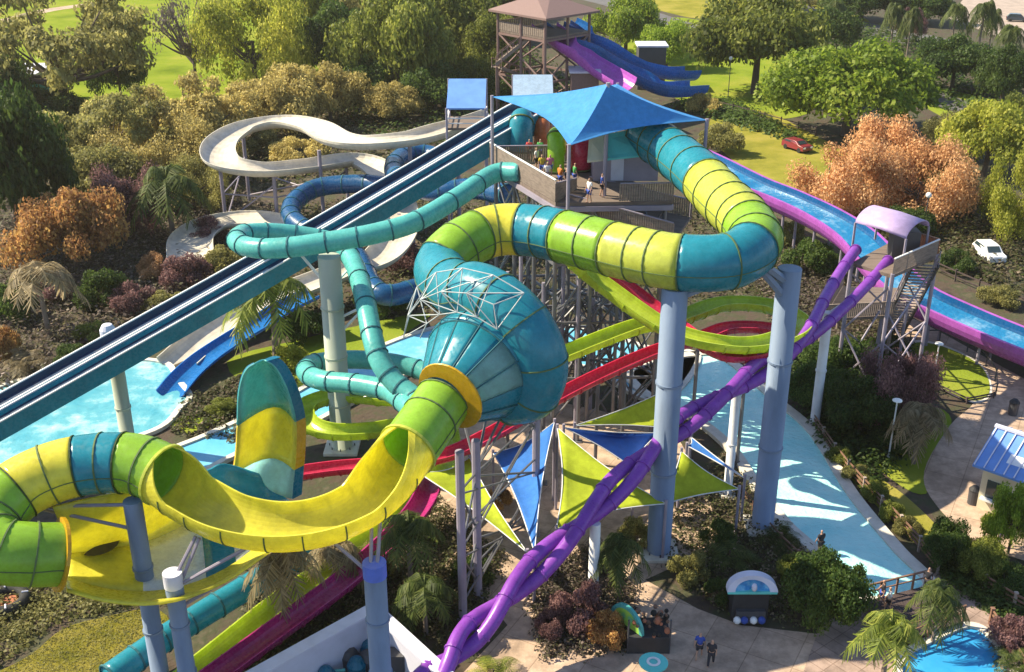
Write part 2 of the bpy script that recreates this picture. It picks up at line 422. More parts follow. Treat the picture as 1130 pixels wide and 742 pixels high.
# ------------------------------------------------------------------ sky and sun
SUN_AZ = R(-75); SUN_EL = R(42)          # azimuth measured from +Y towards +X
sdir = Vector((math.sin(SUN_AZ) * math.cos(SUN_EL), math.cos(SUN_AZ) * math.cos(SUN_EL), math.sin(SUN_EL)))
w = bpy.data.worlds.new('World'); SC.world = w; w.use_nodes = True
nt = w.node_tree; bg = nt.nodes['Background']
sky = nt.nodes.new('ShaderNodeTexSky'); sky.sky_type = 'NISHITA'; sky.sun_disc = False
sky.sun_elevation = SUN_EL; sky.sun_rotation = SUN_AZ; sky.dust_density = 0.6; sky.ozone_density = 1.5
nt.links.new(sky.outputs[0], bg.inputs['Color']); bg.inputs['Strength'].default_value = 0.10
sl = bpy.data.lights.new('sun', 'SUN'); so = bpy.data.objects.new('sun', sl); COL.objects.link(so)
sl.energy = 4.9; sl.angle = R(.5); sl.color = (1.0, .88, .63)
so.rotation_euler = sdir.to_track_quat('Z', 'Y').to_euler(); so.location = (-60, 80, 90)
vs_ = SC.view_settings; vs_.view_transform = 'Standard'; vs_.look = 'None'; vs_.gamma = 1; vs_.exposure = 1.08
SC.cycles.max_bounces = 6; SC.cycles.diffuse_bounces = 3; SC.cycles.glossy_bounces = 3; SC.cycles.transmission_bounces = 4
SC.cycles.transparent_max_bounces = 6; SC.cycles.use_denoising = True
SC.cycles.sample_clamp_indirect = 6

# ------------------------------------------------------------------ ground sheets
def sheet(name, px, m, z, kind='structure', pts=None, thick=0):
    ps = pts or [P(x, y, z) for x, y in px]
    vs = [(p.x, p.y, z) for p in ps]
    me = bpy.data.meshes.new(name)
    if thick:
        mb = MB().prism(vs, z - thick, z); o = mb.build(name, m)
    else:
        mb = MB().add(vs, [tuple(range(len(vs)))]); o = mb.build(name, m)
        if o.data.polygons[0].normal.z < 0: o.data.flip_normals()
    o['kind'] = kind
    return o

def cpx(px, k=6):
    """rounded closed outline through pixel points"""
    n = len(px); v = [Vector((x, y, 0)) for x, y in px]; o = []
    for i in range(n):
        p0, p1, p2, p3 = v[i - 1], v[i], v[(i + 1) % n], v[(i + 2) % n]
        for j in range(k):
            t = j / k
            q = .5 * ((2 * p1) + (p2 - p0) * t + (2 * p0 - 5 * p1 + 4 * p2 - p3) * t * t + (3 * p1 - p0 - 3 * p2 + p3) * t ** 3)
            o.append((q.x, q.y))
    return o

def strip(name, px, wid, m, z, thick=0, z0=None):
    """a path of constant width through pixel points"""
    c = smooth([P(x, y, z) for x, y in px], 8); fr = frames(c)
    mb = MB()
    if thick:
        sweep(fr, [(-wid / 2, -thick), (wid / 2, -thick), (wid / 2, 0), (-wid / 2, 0)], mb=mb)
    else:
        mb.grid([[p - s * wid / 2, p + s * wid / 2] for p, s, u, t in fr])
    o = mb.build(name, m); o['kind'] = 'structure'
    return o

gmb = MB().add([(-900, -60, 0), (900, -60, 0), (900, 1800, 0), (-900, 1800, 0)], [(0, 1, 2, 3)])
g = gmb.build('ground', M['soil']); g['kind'] = 'structure'

sheet('lawn', cpx([(-300, 190), (-320, -40), (-100, -60), (200, -66), (480, -60), (470, 20), (400, 90), (300, 110), (215, 128), (120, 150)]), M['lawn'], .03)
sheet('lawn', cpx([(690, 70), (700, 30), (770, 22), (880, 70), (900, 118), (850, 132), (770, 120)]), M['lawn'], .03)
sheet('lawn', cpx([(785, 130), (840, 122), (900, 150), (1000, 200), (1060, 250), (1010, 262), (930, 244), (870, 215), (800, 170)]), M['lawn_gold'], .034)
sheet('lawn', cpx([(640, -12), (700, -20), (900, 5), (960, 25), (880, 15), (780, 22), (700, 4)], 4), M['lawn_gold'], .026)
sheet('lawn', cpx([(1000, 90), (1130, 120), (1220, 160), (1180, 200), (1060, 140), (1000, 105)], 4), M['lawn'], .026)
strip('path', [(-120, 48), (0, 24), (50, 12), (105, 4), (160, -6), (240, -16)], 4.5, M['concrete'], .038)
strip('road', [(600, -14), (690, 8), (750, 27), (850, 54), (950, 82), (1012, 99), (1060, 118), (1160, 150), (1300, 190)], 6.5, M['asphalt'], .042, thick=.03)
strip('road', [(700, -40), (800, -16), (900, 18), (1000, 41), (1095, 62), (1200, 86), (1350, 120)], 12, M['asphalt'], .046, thick=.03)
sheet('parking_lot', [(1045, 20), (1080, -20), (1250, -20), (1250, 60), (1100, 40)], M['dirt'], .03)
sheet('terrace', cpx([(800, 148), (850, 162), (878, 195), (872, 214), (845, 206), (810, 180)], 4), M['dirt'], .03)

# plazas and walks
sheet('plaza', [(455, 470), (600, 440), (740, 470), (770, 520), (800, 600), (712, 640), (770, 672), (818, 690), (905, 700), (960, 742), (960, 830), (430, 830), (560, 690), (520, 640), (440, 600), (430, 520)], M['concrete'], .03)
sheet('plaza', [(905, 690), (960, 655), (1000, 690), (985, 742), (940, 790), (880, 760)], M['concrete_pk'], .05)
sheet('walkway', cpx([(985, 372), (1003, 352), (1040, 368), (1130, 418), (1260, 485), (1260, 660), (1150, 625), (1080, 600), (1032, 556), (1020, 520), (1048, 470), (1075, 440), (1030, 415)], 5), M['concrete'], .04)
sheet('walkway', [(1018, 640), (1040, 628), (1090, 672), (1140, 690), (1240, 742), (1180, 742), (1078, 696)], M['concrete_pk'], .05)
ov = cpx([(1006, 382), (1020, 378), (1050, 386), (1080, 402), (1091, 420), (1090, 436), (1072, 442), (1040, 428), (1014, 402)], 5)
sheet('lawn', ov, M['lawn'], .10)
o = sheet('kerb', [(x + (x - 1048) * .06, y + (y - 410) * .08) for x, y in ov], M['coping'], .07)
sheet('lawn', cpx([(930, 488), (960, 520), (1000, 548), (1040, 590), (1015, 602), (985, 576), (950, 540), (920, 505)], 4), M['lawn_gold'], .03)
sheet('lawn', cpx([(925, 470), (985, 452), (1035, 450), (1050, 470), (1024, 510), (1022, 545), (985, 530)], 4), M['lawn'], .034)
sheet('lawn', cpx([(-40, 770), (32, 724), (70, 694), (120, 680), (170, 672), (188, 694), (155, 742), (110, 810), (-80, 880)], 4), M['drygrass'], .04)
sheet('lawn', cpx([(190, 466), (258, 440), (262, 450), (215, 478)], 4), M['lawn'], .05)
sheet('lawn', cpx([(250, 400), (330, 375), (470, 345), (440, 372), (350, 420), (300, 440)], 4), M['lawn'], .03)

# ------------------------------------------------------------------ water
def pool(px, m, zc=.30, wz=.16, cw=.45, k=6, name='pool'):
    pts = cpx(px, k) if k else px
    sheet('water', pts, m, wz)
    ps = [P(x, y, zc) for x, y in pts]
    n = len(ps); mb = MB(); inn = []; out = []
    cx = sum((p for p in ps), Vector()) / n
    area = sum(ps[i].x * ps[(i + 1) % n].y - ps[(i + 1) % n].x * ps[i].y for i in range(n))
    sg = 1 if area > 0 else -1
    rows = []
    for i in range(n):
        t = (ps[(i + 1) % n] - ps[i - 1]); t.z = 0; t.normalize(); nn = Vector((t.y, -t.x, 0)) * sg
        a = ps[i]; b = a + nn * cw
        rows.append([Vector((a.x, a.y, .01)), Vector((a.x, a.y, zc)), Vector((b.x, b.y, zc)), Vector((b.x, b.y, .01))])
    rows.append(rows[0])
    mb.grid(rows)
    o = mb.build('pool_edge', M['coping']); o['kind'] = 'structure'

pool([(-160, 515), (-60, 450), (40, 415), (120, 398), (178, 400), (192, 418), (206, 436), (196, 448), (174, 470), (120, 488), (40, 508)], M['water_splash'])
# the lazy river: round from beneath the tower to the bridge
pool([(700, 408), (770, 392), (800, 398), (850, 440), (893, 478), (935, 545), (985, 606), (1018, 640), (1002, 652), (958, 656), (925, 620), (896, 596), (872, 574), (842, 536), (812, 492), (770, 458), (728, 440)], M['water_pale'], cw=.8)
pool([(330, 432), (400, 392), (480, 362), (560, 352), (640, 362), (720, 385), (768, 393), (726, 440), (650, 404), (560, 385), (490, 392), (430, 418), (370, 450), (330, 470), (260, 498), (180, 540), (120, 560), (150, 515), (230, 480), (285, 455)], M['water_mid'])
pool([(996, 742), (1004, 722), (1040, 703), (1068, 692), (1086, 698), (1104, 722), (1120, 750), (1130, 800), (1000, 800)], M['water_blue'])

# ------------------------------------------------------------------ air
hz = MB().box((0, 300, 22), (1700, 720, 46)).build('haze', _new('haze_air')[0]); hz['kind'] = 'stuff'
hm = hz.data.materials[0]; pv = hm.node_tree.nodes.new('ShaderNodeVolumePrincipled'); pv.inputs['Density'].default_value = .00014; pv.inputs['Color'].default_value = (1, .93, .82, 1); pv.inputs['Anisotropy'].default_value = .35
hm.node_tree.links.new(pv.outputs[0], [n for n in hm.node_tree.nodes if n.type == 'OUTPUT_MATERIAL'][0].inputs['Volume'])
# ------------------------------------------------------------------ great tube slide
def path(px): return [P(x, y, z) for x, y, z in px]
K = 10
def tube_sections(root, pts, r, secs, seams=True, seam_mat=None, fl=None, n=22, upright=False):
    """secs: (t0, t1, material, number of moulded rings, label)"""
    c = smooth(pts, K); fr = frames(c, upright)
    for t0, t1, m, nf, lab in secs:
        a, b = int(round(t0 * K)), int(round(t1 * K)); f = fr[a:b + 1]
        mb = sweep(f, circ(r, n), caps=False)
        sec = mb.build('tube_section', m, root, smooth=True, solid=.05)
        if lab: sec['label'] = lab
        for q in range(nf + 1):
            if q == nf and t1 != secs[-1][1]: break
            rb = MB(); ring(rb, f[min(len(f) - 1, int(round(q * (len(f) - 1) / max(1, nf))))], r + .02, .035, .06)
            rb.build('flange_ring', fl or M['seam'], sec)
        if seams:
            for sg in (-1, 1):
                sb = MB(); line = [p + s * (sg * (r + .035)) for p, s, u, t in f]
                for i in range(len(line) - 1): sb.bar(line[i], line[i + 1], .03, 4, cap=False)
                sb.build('seam_flange', seam_mat or M['seam'], sec)
    return fr

ax = Vector((-.525, -.837, -.167)).normalized()
fc = P(532, 402, 14.0)
Uv = (Vector((0, 0, 1)) - ax * ax.z).normalized(); Rv = ax.cross(Uv); Rv = Rv if Rv.x > 0 else -Rv
def wrap(deg, r, h): return fc + ax * h + Rv * (r * math.cos(R(deg))) + Uv * (r * math.sin(R(deg)))
curl = path([(712, 148, 20.6), (738, 166, 20.2), (768, 190, 19.9), (797, 220, 19.5), (822, 244, 19.2), (833, 268, 18.9), (806, 288, 18.7), (752, 290, 18.6),
             (697, 280, 18.5), (645, 267, 18.4), (590, 255, 18.2), (545, 255, 18.0), (507, 272, 17.6), (486, 298, 16.7)]) + [wrap(138, 3.8, -2.5), wrap(108, 3.45, -1.8), wrap(76, 3.25, -1.3), wrap(42, 3.15, -1.0), wrap(8, 3.1, -.8), wrap(-28, 2.9, -.6), wrap(-62, 2.4, -.5)]
ct = thing('tube_slide', 'thick tube slide banded teal, yellow and green, curling above the tall pillars', 'water slide', base(P(752, 290, 19)))
tube_sections(ct, curl, 1.52, [
    (0, 2.45, M['teal'], 5, 'teal tube section'), (2.45, 4.2, M['citron'], 4, 'yellow ribbed tube section'), (4.2, 5.3, M['green'], 2, 'green tube section'),
    (5.3, 7, M['teal'], 2, 'teal tube section'), (7, 8.4, M['citron'], 3, 'yellow tube section'), (8.4, 9.45, M['green'], 2, 'green tube section'),
    (9.45, 10.3, M['teal'], 2, 'teal tube section'), (10.3, 11.4, M['yellow'], 2, 'yellow tube section'), (11.4, 12.55, M['green'], 2, 'green tube section'),
    (12.55, len(curl) - 1, M['teal'], 7, 'teal tube section wrapping round the funnel')])

# ------------------------------------------------------------------ funnel
fn = thing('funnel', 'huge teal fibreglass funnel with a golden collar where the tube slide spirals down', 'slide funnel', base(fc))
NF = 14
prof = [(1.5, 3.6), (2.0, 2.65), (2.5, 1.7), (3.0, .75), (3.15, .45), (3.1, -.2), (2.9, -1.0), (2.0, -1.5), (1.0, -1.7), (.05, -1.75)]
x0 = ax.cross(Vector((0, 0, 1))).normalized(); y0 = ax.cross(x0)
def fpt(r, h, a): return fc + ax * h + (x0 * math.cos(a) + y0 * math.sin(a)) * r
def fpanel(ks, a0, a1, name, m, label=None, off=0):
    rows = []
    for k in ks:
        r, h = prof[k]; rows.append([fpt(r + off, h, a0 + (a1 - a0) * i / 5) for i in range(6)])
    mb = MB().grid(rows); o = mb.build(name, m, fn, smooth=True, solid=.06)
    if label: o['label'] = label
    return o
# which facet faces right-down towards the viewer: coloured pale to stand in for light inside
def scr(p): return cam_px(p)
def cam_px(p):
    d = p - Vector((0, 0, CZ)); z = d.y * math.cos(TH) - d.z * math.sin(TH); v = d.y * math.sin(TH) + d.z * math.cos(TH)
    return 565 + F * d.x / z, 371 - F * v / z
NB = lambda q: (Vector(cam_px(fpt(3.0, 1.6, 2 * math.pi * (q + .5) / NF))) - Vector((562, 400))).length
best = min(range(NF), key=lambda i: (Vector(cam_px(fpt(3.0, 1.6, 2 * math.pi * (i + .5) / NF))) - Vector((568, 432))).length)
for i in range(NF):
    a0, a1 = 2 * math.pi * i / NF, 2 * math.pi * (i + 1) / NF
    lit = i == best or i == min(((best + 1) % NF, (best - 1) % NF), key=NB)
    fpanel((0, 1, 2, 3), a0, a1, 'cone_panel', M['pale_teal'] if lit else M['teal'], 'cone panel coloured pale for light inside' if lit else None)
fpanel((3, 4, 5), 0, 2 * math.pi - .001, 'drum_wall', M['teal'])
b_ = MB().grid([[fpt(*prof[k], 2 * math.pi * i / 36) for i in range(36)] for k in range(3, 7)], closed=True); 
bpy.data.objects.remove([o for o in fn.children if o.name.startswith('drum_wall')][0])
b_.build('drum_wall', M['teal'], fn, smooth=True, solid=.06)
sb = MB()
for i in range(NF):
    a = 2 * math.pi * i / NF
    for k in range(5): sb.bar(fpt(prof[k][0] + .05, prof[k][1], a), fpt(prof[k + 1][0] + .05, prof[k + 1][1], a), .035, 4, cap=False)
for k in (3, 5):
    for i in range(36): sb.bar(fpt(prof[k][0] + .05, prof[k][1], 2 * math.pi * i / 36), fpt(prof[k][0] + .05, prof[k][1], 2 * math.pi * (i + 1) / 36), .045, 4, cap=False)
sb.build('seam_flange', M['seam_teal'], fn)
cb = MB(); rows = []
off_ = Vector((.5, 0, .42)); off_ -= ax * off_.dot(ax)
for r, h in ((1.40, 3.50), (1.9, 3.5), (1.93, 3.56), (1.9, 3.62), (1.40, 3.62), (1.40, 3.50)):
    rows.append([fpt(r, h, 2 * math.pi * i / 30) + (off_ if r > 1.8 else Vector()) for i in range(30)])
cb.grid(rows, closed=True); cb.build('collar', M['gold'], fn)
# pipe truss round the funnel's back
tb = MB(); rnd = random.Random(4)
tr = []
for i in range(18):
    a = 2 * math.pi * i / 18
    tr.append((fpt(3.55, .75, a), fpt(4.7, .6, a + .17), fpt(5.4, -.6, a)))
for i in range(18):
    sx_, sy_ = cam_px((tr[i][1] + tr[(i + 1) % 18][1]) / 2)
    if sx_ > 545 or sy_ > 385: continue
    A, B, C = tr[i]; A2, B2, C2 = tr[(i + 1) % 18]
    for u_, v_ in ((A, B), (B, C), (A, C), (A, A2), (B, B2), (C, C2), (A, B2), (C, B2)): tb.bar(u_, v_, .03, 5)
tb.build('pipe_truss', mat('weathered_pipe', (.42, .46, .48), .5, .2, 2), fn)

# ------------------------------------------------------------------ open half pipe and lower tube
fl_end = fc + ax * 3.7
lower = [fl_end, P(472, 466, 12.9), P(447, 500, 12.3), P(412, 540, 11.7), P(365, 565, 11.3), P(310, 574, 11.2), P(255, 566, 11.4), P(212, 545, 11.8), P(180, 524, 12.2),
         P(148, 512, 12.5), P(104, 512, 12.5), P(58, 522, 12.3), P(14, 545, 11.8), P(-14, 580, 11.2), P(-2, 606, 10.7), P(34, 612, 10.3), P(66, 612, 9.9)]
hp = thing('half_pipe_slide', 'yellow open half pipe slide between two green tube ends, carrying on as a banded tube', 'water slide', base(P(310, 574, 11)))
c = smooth(lower, K); fr = frames(c, True)
def tube_part(t0, t1, m, nf, lab):
    f = fr[int(t0 * K):int(t1 * K) + 1]
    mb = sweep(f, circ(1.42, 22), caps=False); sec = mb.build('tube_section', m, hp, smooth=True, solid=.05); sec['label'] = lab
    for q in range(nf + 1):
        rb = MB(); ring(rb, f[int(q * (len(f) - 1) / nf)], 1.44, .035, .06); rb.build('flange_ring', M['seam'], sec)
    for sg in (-1, 1):
        sb = MB()
        for i in range(len(f) - 1): sb.bar(f[i][0] + f[i][1] * sg * 1.46, f[i + 1][0] + f[i + 1][1] * sg * 1.46, .03, 4, cap=False)
        sb.build('seam_flange', M['seam'], sec)
tube_part(0, 1.9, M['green'], 2, 'green tube section under the funnel')
f = fr[int(1.9 * K):int(8.0 * K) + 1]
def open_angle(q):      # the tube opens into a half pipe and closes again
    q *= 6.1
    e0 = max(0, 1 - q / 1.5); e1 = max(0, 1 - (6.1 - q) / .9)
    return 93 + 75 * e0 ** 1.3 + 60 * e1 ** 1.3
rows = []
for i, (p, s_, u_, t_) in enumerate(f):
    o_, k_ = ushape(1.46, .09, -open_angle(i / (len(f) - 1)), open_angle(i / (len(f) - 1)), 22)
    rows.append([p + s_ * a_ + u_ * b_ for a_, b_ in o_])
tro = MB().grid(rows, closed=True).build('half_pipe', M['yellow'], hp, smooth=False)
rings_sep(tro, f, 1.46, 9, M['seam'], .03, .04, 14, 180, 360)
for t_ in (1.9, 8.05):
    rb = MB(); ring(rb, fr[int(t_ * K)], 1.45, .07, .10, 30); rb.build('mouth_ring', M['citron'], hp)
tube_part(8.05, 9.35, M['green'], 2, 'green tube section behind the left mouth')
tube_part(9.35, 10.4, M['teal'], 2, 'teal tube section')
tube_part(10.4, 11.9, M['yellow'], 2, 'yellow tube section')
tube_part(11.9, 16, M['green'], 5, 'green tube section turning back to the basin')
rb = MB(); ring(rb, fr[16 * K], 1.46, .08, .22, 30); rb.build('mouth_ring', M['gold'], hp)

# ------------------------------------------------------------------ wave basin with the tall tongue
wb = thing('wave_basin', 'yellow and white slide basin with a tall teal and yellow tongue wall', 'slide basin', base(P(160, 640, 6)))
cols = [[(74, 652, 8.4), (73, 638, 7.6), (72, 612, 7.9), (70, 590, 9.2), (58, 560, 11)],
        [(115, 663, 8.2), (112, 650, 7.2), (112, 607, 7.3), (110, 592, 8.3), (100, 550, 10.9)],
        [(160, 667, 7.9), (158, 654, 6.9), (158, 600, 7.0), (155, 582, 8), (150, 540, 10.6)],
        [(205, 660, 7.7), (205, 647, 6.8), (200, 582, 6.9), (195, 558, 8), (190, 530, 10.2)],
        [(252, 640, 7.5), (250, 628, 6.7), (240, 560, 6.9), (232, 540, 8.2), (228, 520, 9.8)],
        [(296, 610, 7.3), (292, 598, 6.7), (280, 556, 6.8), (262, 540, 7.8), (248, 512, 9.4)],
        [(338, 580, 7.3), (332, 572, 6.7), (318, 552, 6.8), (296, 540, 7.4), (286, 524, 8.6)]]
def dens(cols, k=4):
    g1 = [smooth(path(c_), k) for c_ in cols]
    m_ = len(g1[0]); tr_ = [smooth([g1[i][j] for i in range(len(g1))], k) for j in range(m_)]
    return tr_    # rows over the profile, columns along the run
G = dens(cols)
nr = len(G); nc = len(G[0])
def sub(i0, i1, j0, j1): return [row[j0:j1 + 1] for row in G[i0:i1 + 1]]
def part(name, i0, i1, j0, j1, m, lab): 
    o = MB().grid(sub(i0, i1, j0, j1)).build(name, m, wb, smooth=True, solid=.14); o['label'] = lab
part('rim_wall', 0, 4, 0, nc - 1, M['yellow'], 'yellow lip on the near side')
part('floor', 4, 8, 0, 8, M['yellow'], 'yellow floor by the tube mouth')
part('floor', 4, 8, 8, 14, M['white_gel'], 'white floor')
part('floor', 4, 8, 14, 17, M['teal'], 'teal floor stripe')
part('floor', 4, 8, 17, nc - 1, M['white_gel'], 'white floor')
part('far_wall', 8, 16, 0, 14, M['yellow'], 'yellow far wall')
part('far_wall', 8, 16, 14, nc - 1, M['teal'], 'teal far wall')
# dark disc added in place of a see-through gap
dm = MB(); pc = P(108, 603, 7.45)
dm.lathe([(.02, 0), (1.0, 0), (1.05, .05)], pc + Vector((0, .0, .12)), 20); dm.build('gap_disc', M['dark'], wb)
# tongue
tg = []
for py, zz, xl, xr, dd in ((556, 6.7, 240, 318, .4), (530, 8.0, 254, 320, .9), (505, 9.3, 260, 322, 1.2), (470, 11.1, 262, 322, 1.3), (438, 12.8, 263, 314, 1.1), (418, 13.8, 267, 305, .8), (407, 14.4, 273, 297, .5), (402, 14.7, 281, 289, .2)):
    row = []
    for i in range(9):
        q = i / 8; p = P(xl + (xr - xl) * q, py + 8 * q, zz); p.y += 1.5 * dd * math.sin(math.pi * q) + 1.2 * q; row.append(p)
    tg.append(row)
TG = [smooth([r_[j] for r_ in tg], 4) for j in range(9)]   # 9 columns each along height
nh = len(TG[0])
def tpart(i0, i1, m, lab):
    o = MB().grid([[TG[j][i] for j in range(9)] for i in range(i0, i1 + 1)]).build('tongue_panel', m, wb, smooth=True, solid=.08); o['label'] = lab
    for j in (0, 8):
        ed = MB(); rows = []
        for i in range(i0, i1 + 1):
            p = TG[j][i]; q = Vector((.42, .5, 0)) if j == 8 else Vector((-.1, .2, 0))
            rows.append([p, p + q, p + q + Vector((0, .1, -.1)), p + Vector((0, .12, -.1))])
        ed.grid(rows, closed=True)
        ed.build('tongue_edge', M['teal_dark'] if m != M['yellow'] else M['gold'], o)  # edges take darker copies: their shade is put into the colour
    if i1 == nh - 1:
        rows = [[TG[j][i1], TG[j][i1] + Vector((.35 + .3 * j / 8, .5, 0))] for j in range(9)]
        MB().grid(rows).build('tongue_edge', M['teal_dark'], o)
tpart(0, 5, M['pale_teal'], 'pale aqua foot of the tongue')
tpart(5, 12, M['yellow'], 'yellow middle of the tongue')
tpart(12, nh - 1, M['aqua'], 'teal top of the tongue coloured aqua as if sunlit')  # teal lightened to aqua, sunlight put into the colour

# ------------------------------------------------------------------ flumes
def flume(name, label, pts, r, m, group=None, th=.08, a=92, rings=0, wide=1, deep=1, ring_mat=None, cat='water slide', bed=None, k=10, z=0):
    root = thing(name, label, cat, base(P(*pts[len(pts) // 2])))
    fr = frames(smooth(path(pts), k), True)
    o_, n_ = ushape(r, th, -a, a, 12, wide=wide, deep=deep)
    pm = [0] * (n_ - 1) + [0] + [1] * (len(o_) - n_ - 1) + [0]
    t = sweep(fr, o_, pm).build('trough', [m, bed or m], root, smooth=False)
    if rings:
        rings_sep(t, fr, r, rings, ring_mat or m, .035, .06, 12, 180, 360)
    return root, fr

def tube_slide(name, label, pts, r, m, group=None, rings=12, ring_mat=None, k=10, world=False):
    root = thing(name, label, 'water slide', base(pts[len(pts) // 2] if world else P(*pts[len(pts) // 2])), group)
    fr = frames(smooth(pts if world else path(pts), k), False)
    t = sweep(fr, circ(r, 14)).build('tube', m, root, smooth=True)
    rings_sep(t, fr, r, rings, ring_mat or M['seam_teal'])
    return root

tube_slide('tube_slide', 'slim pale aqua tube slide looping under the speed slide', [(575, 190, 17.5), (545, 192, 17.2), (505, 218, 16.8), (460, 244, 16.3), (418, 257, 15.9), (370, 266, 15.5), (320, 273, 15.1),
    (282, 274, 14.8), (262, 267, 14.5), (270, 258, 14.1), (305, 257, 13.7), (345, 262, 13.2), (374, 270, 12.8), (390, 290, 12.3), (402, 328, 11.6), (410, 368, 10.4), (420, 400, 9.2), (438, 424, 8.2), (458, 440, 7.7), (456, 452, 7.5),
    (430, 432, 7.3), (392, 424, 7.0), (356, 420, 6.6), (338, 411, 6.2), (348, 401, 5.7), (395, 397, 5.3), (450, 404, 5.0), (500, 425, 4.6)], .68, M['aqua'], rings=36)

flume('open_flume', 'lime green open flume winding down from the tower in two loops', [(630, 280, 15), (660, 306, 13.4), (735, 358, 11.2), (800, 376, 10.6), (850, 374, 10.3), (884, 356, 10.1), (852, 335, 9.9), (800, 332, 9.7), (762, 344, 9.5), (738, 352, 9.3), (700, 358, 9.0),
    (620, 389, 8.1), (560, 415, 7.2), (500, 436, 6.2), (430, 436, 4.9), (375, 433, 4.2), (338, 445, 3.9), (338, 463, 3.6), (365, 473, 3.5), (410, 472, 3.3), (452, 466, 3.1), (490, 470, 2.9), (490, 510, 2.7), (440, 565, 2.4), (380, 612, 2.2), (310, 662, 1.9), (255, 706, 1.7), (200, 750, 1.4)],
    .78, M['lime'], rings=70)
flume('open_flume', 'crimson open flume twisting beneath the lime flume', [(668, 294, 12.9), (705, 322, 11.3), (742, 352, 10.1), (798, 388, 9.8), (850, 384, 9.6), (872, 371, 9.4), (848, 360, 9.2), (806, 359, 9.0), (774, 370, 8.7), (722, 386, 8.3), (660, 413, 7.5), (600, 444, 6.6), (540, 478, 5.7),
    (490, 500, 5.1), (430, 509, 4.7), (370, 514, 4.4), (325, 520, 4.2)],
    .62, M['red'], rings=46, bed=M['red'])
flume('open_flume', 'crimson open flume in shade-coloured magenta sloping down beside the lime one at the walled enclosure', [(478, 520, 3.9), (466, 552, 3.6), (440, 584, 3.3), (385, 634, 2.7), (300, 697, 2.2), (225, 752, 1.8)], .75, M['magenta'], rings=16, bed=M['magenta'])  # lower crimson run; its shade is painted in as magenta
tube_slide('tube_slide', 'dark teal tube slide lying low in the shade under the wave basin', [(345, 606, 2.2), (300, 632, 2.1), (240, 668, 1.9), (180, 706, 1.6), (120, 748, 1.3)], .7, M['teal'], rings=8)

# speed slide: two lanes with white rails
ss = thing('speed_slide', 'straight twin lane teal speed slide with white side rails', 'water slide', base(P(130, 395, 8)))
A0 = P(566, 132, 19.0); A1 = P(-60, 489, 5.0)
cc = smooth([A0 + Vector((3, 5, .15)), A0, A0.lerp(A1, .25) + Vector((0, 0, -.15)), A0.lerp(A1, .5) + Vector((0, 0, -.25)), A0.lerp(A1, .75) + Vector((0, 0, -.15)), A1], 10)
fr = frames(cc, True)
W_ = 1.8
pf = [(-W_, .30), (-W_, -.85), (W_, -.85), (W_, .30), (W_ - .12, .30), (W_ - .16, -.10), (.24, -.10), (.22, .18), (-.22, .18), (-.24, -.10), (-W_ + .16, -.10), (-W_ + .12, .30)]
bedmat = fib('dark_lane_bed', (.004, .035, .10), .05, .35)
sweep(fr, pf, [0, 0, 0, 0, 1, 1, 0, 0, 0, 1, 1, 0]).build('lane_trough', [M['teal'], bedmat], ss)
for off in (-W_ + .06, -.52, .52, W_ - .06):
    pass
for off, hh in ((-W_ + .06, .34), (-.16, .26), (.16, .26), (W_ - .06, .34)):
    rb = MB(); sweep([(p + s * off + u * hh, s, u, t) for p, s, u, t in fr], [(-.055, -.04), (.055, -.04), (.055, .05), (-.055, .05)], mb=rb)
    rb.build('rail', M['rail_white'], ss)
jb = MB()
for q in range(0, len(fr)):
    if q % 2 == 0:
        p, s, u, t = fr[q]; jb.beam(p - s * (W_ - .1) + u * -.25, p + s * (W_ - .1) + u * -.25, .06, .06)
jb.build('joint_strip', M['steel_lt'], ss)

# bone-white family flume
BN = M['bone']; BB = M['bone_bed']
flume('spiral_flume', 'broad bone white flume circling once on tall mauve posts', [(545, 124, 13.5), (520, 132, 13.0), (490, 140, 12.5), (450, 150, 12.0), (400, 154, 11.5), (370, 150, 11.1), (345, 137, 10.8), (310, 131, 10.3), (270, 138, 9.6), (243, 156, 8.8), (246, 176, 8.1),
    (288, 184, 7.6), (340, 180, 7.2), (392, 174, 6.8), (424, 190, 6.3), (438, 222, 5.6), (440, 252, 4.9), (418, 282, 4.0), (370, 300, 3.1), (300, 328, 2.2), (240, 360, 1.3), (195, 398, .8)],
    1.65, BN, wide=1.15, deep=.62, bed=BB)
flume('spiral_flume', 'low brownish white flume curving on the ground under the circling flume', [(210, 285, 1.6), (212, 260, 2.0), (238, 244, 2.4), (280, 240, 2.8), (318, 250, 3.1), (345, 268, 3.2)], 1.75, BN, wide=1.3, deep=.5, bed=BB)
tube_slide('tube_slide', 'navy blue tube slide coiling beneath the bone white flume', [(560, 215, 10.5), (520, 208, 9.8), (480, 212, 9.2), (446, 200, 8.8), (434, 184, 8.5), (450, 170, 8.2), (478, 172, 7.9), (486, 190, 7.6), (450, 206, 7.2), (400, 203, 6.8), (352, 207, 6.3), (326, 222, 5.8), (322, 240, 5.3), (345, 258, 4.8), (390, 280, 4.2), (410, 315, 3.6), (430, 326, 3.3), (470, 316, 3.0)], .95, M['navy'], rings=36)
flume('open_flume', 'short royal blue flume running out into the splash pool', [(345, 322, 3.6), (312, 338, 3.0), (288, 354, 2.5), (258, 372, 1.9), (228, 392, 1.3), (205, 412, .9), (188, 432, .6)], 1.05, M['blue'], wide=1.15, deep=.6)

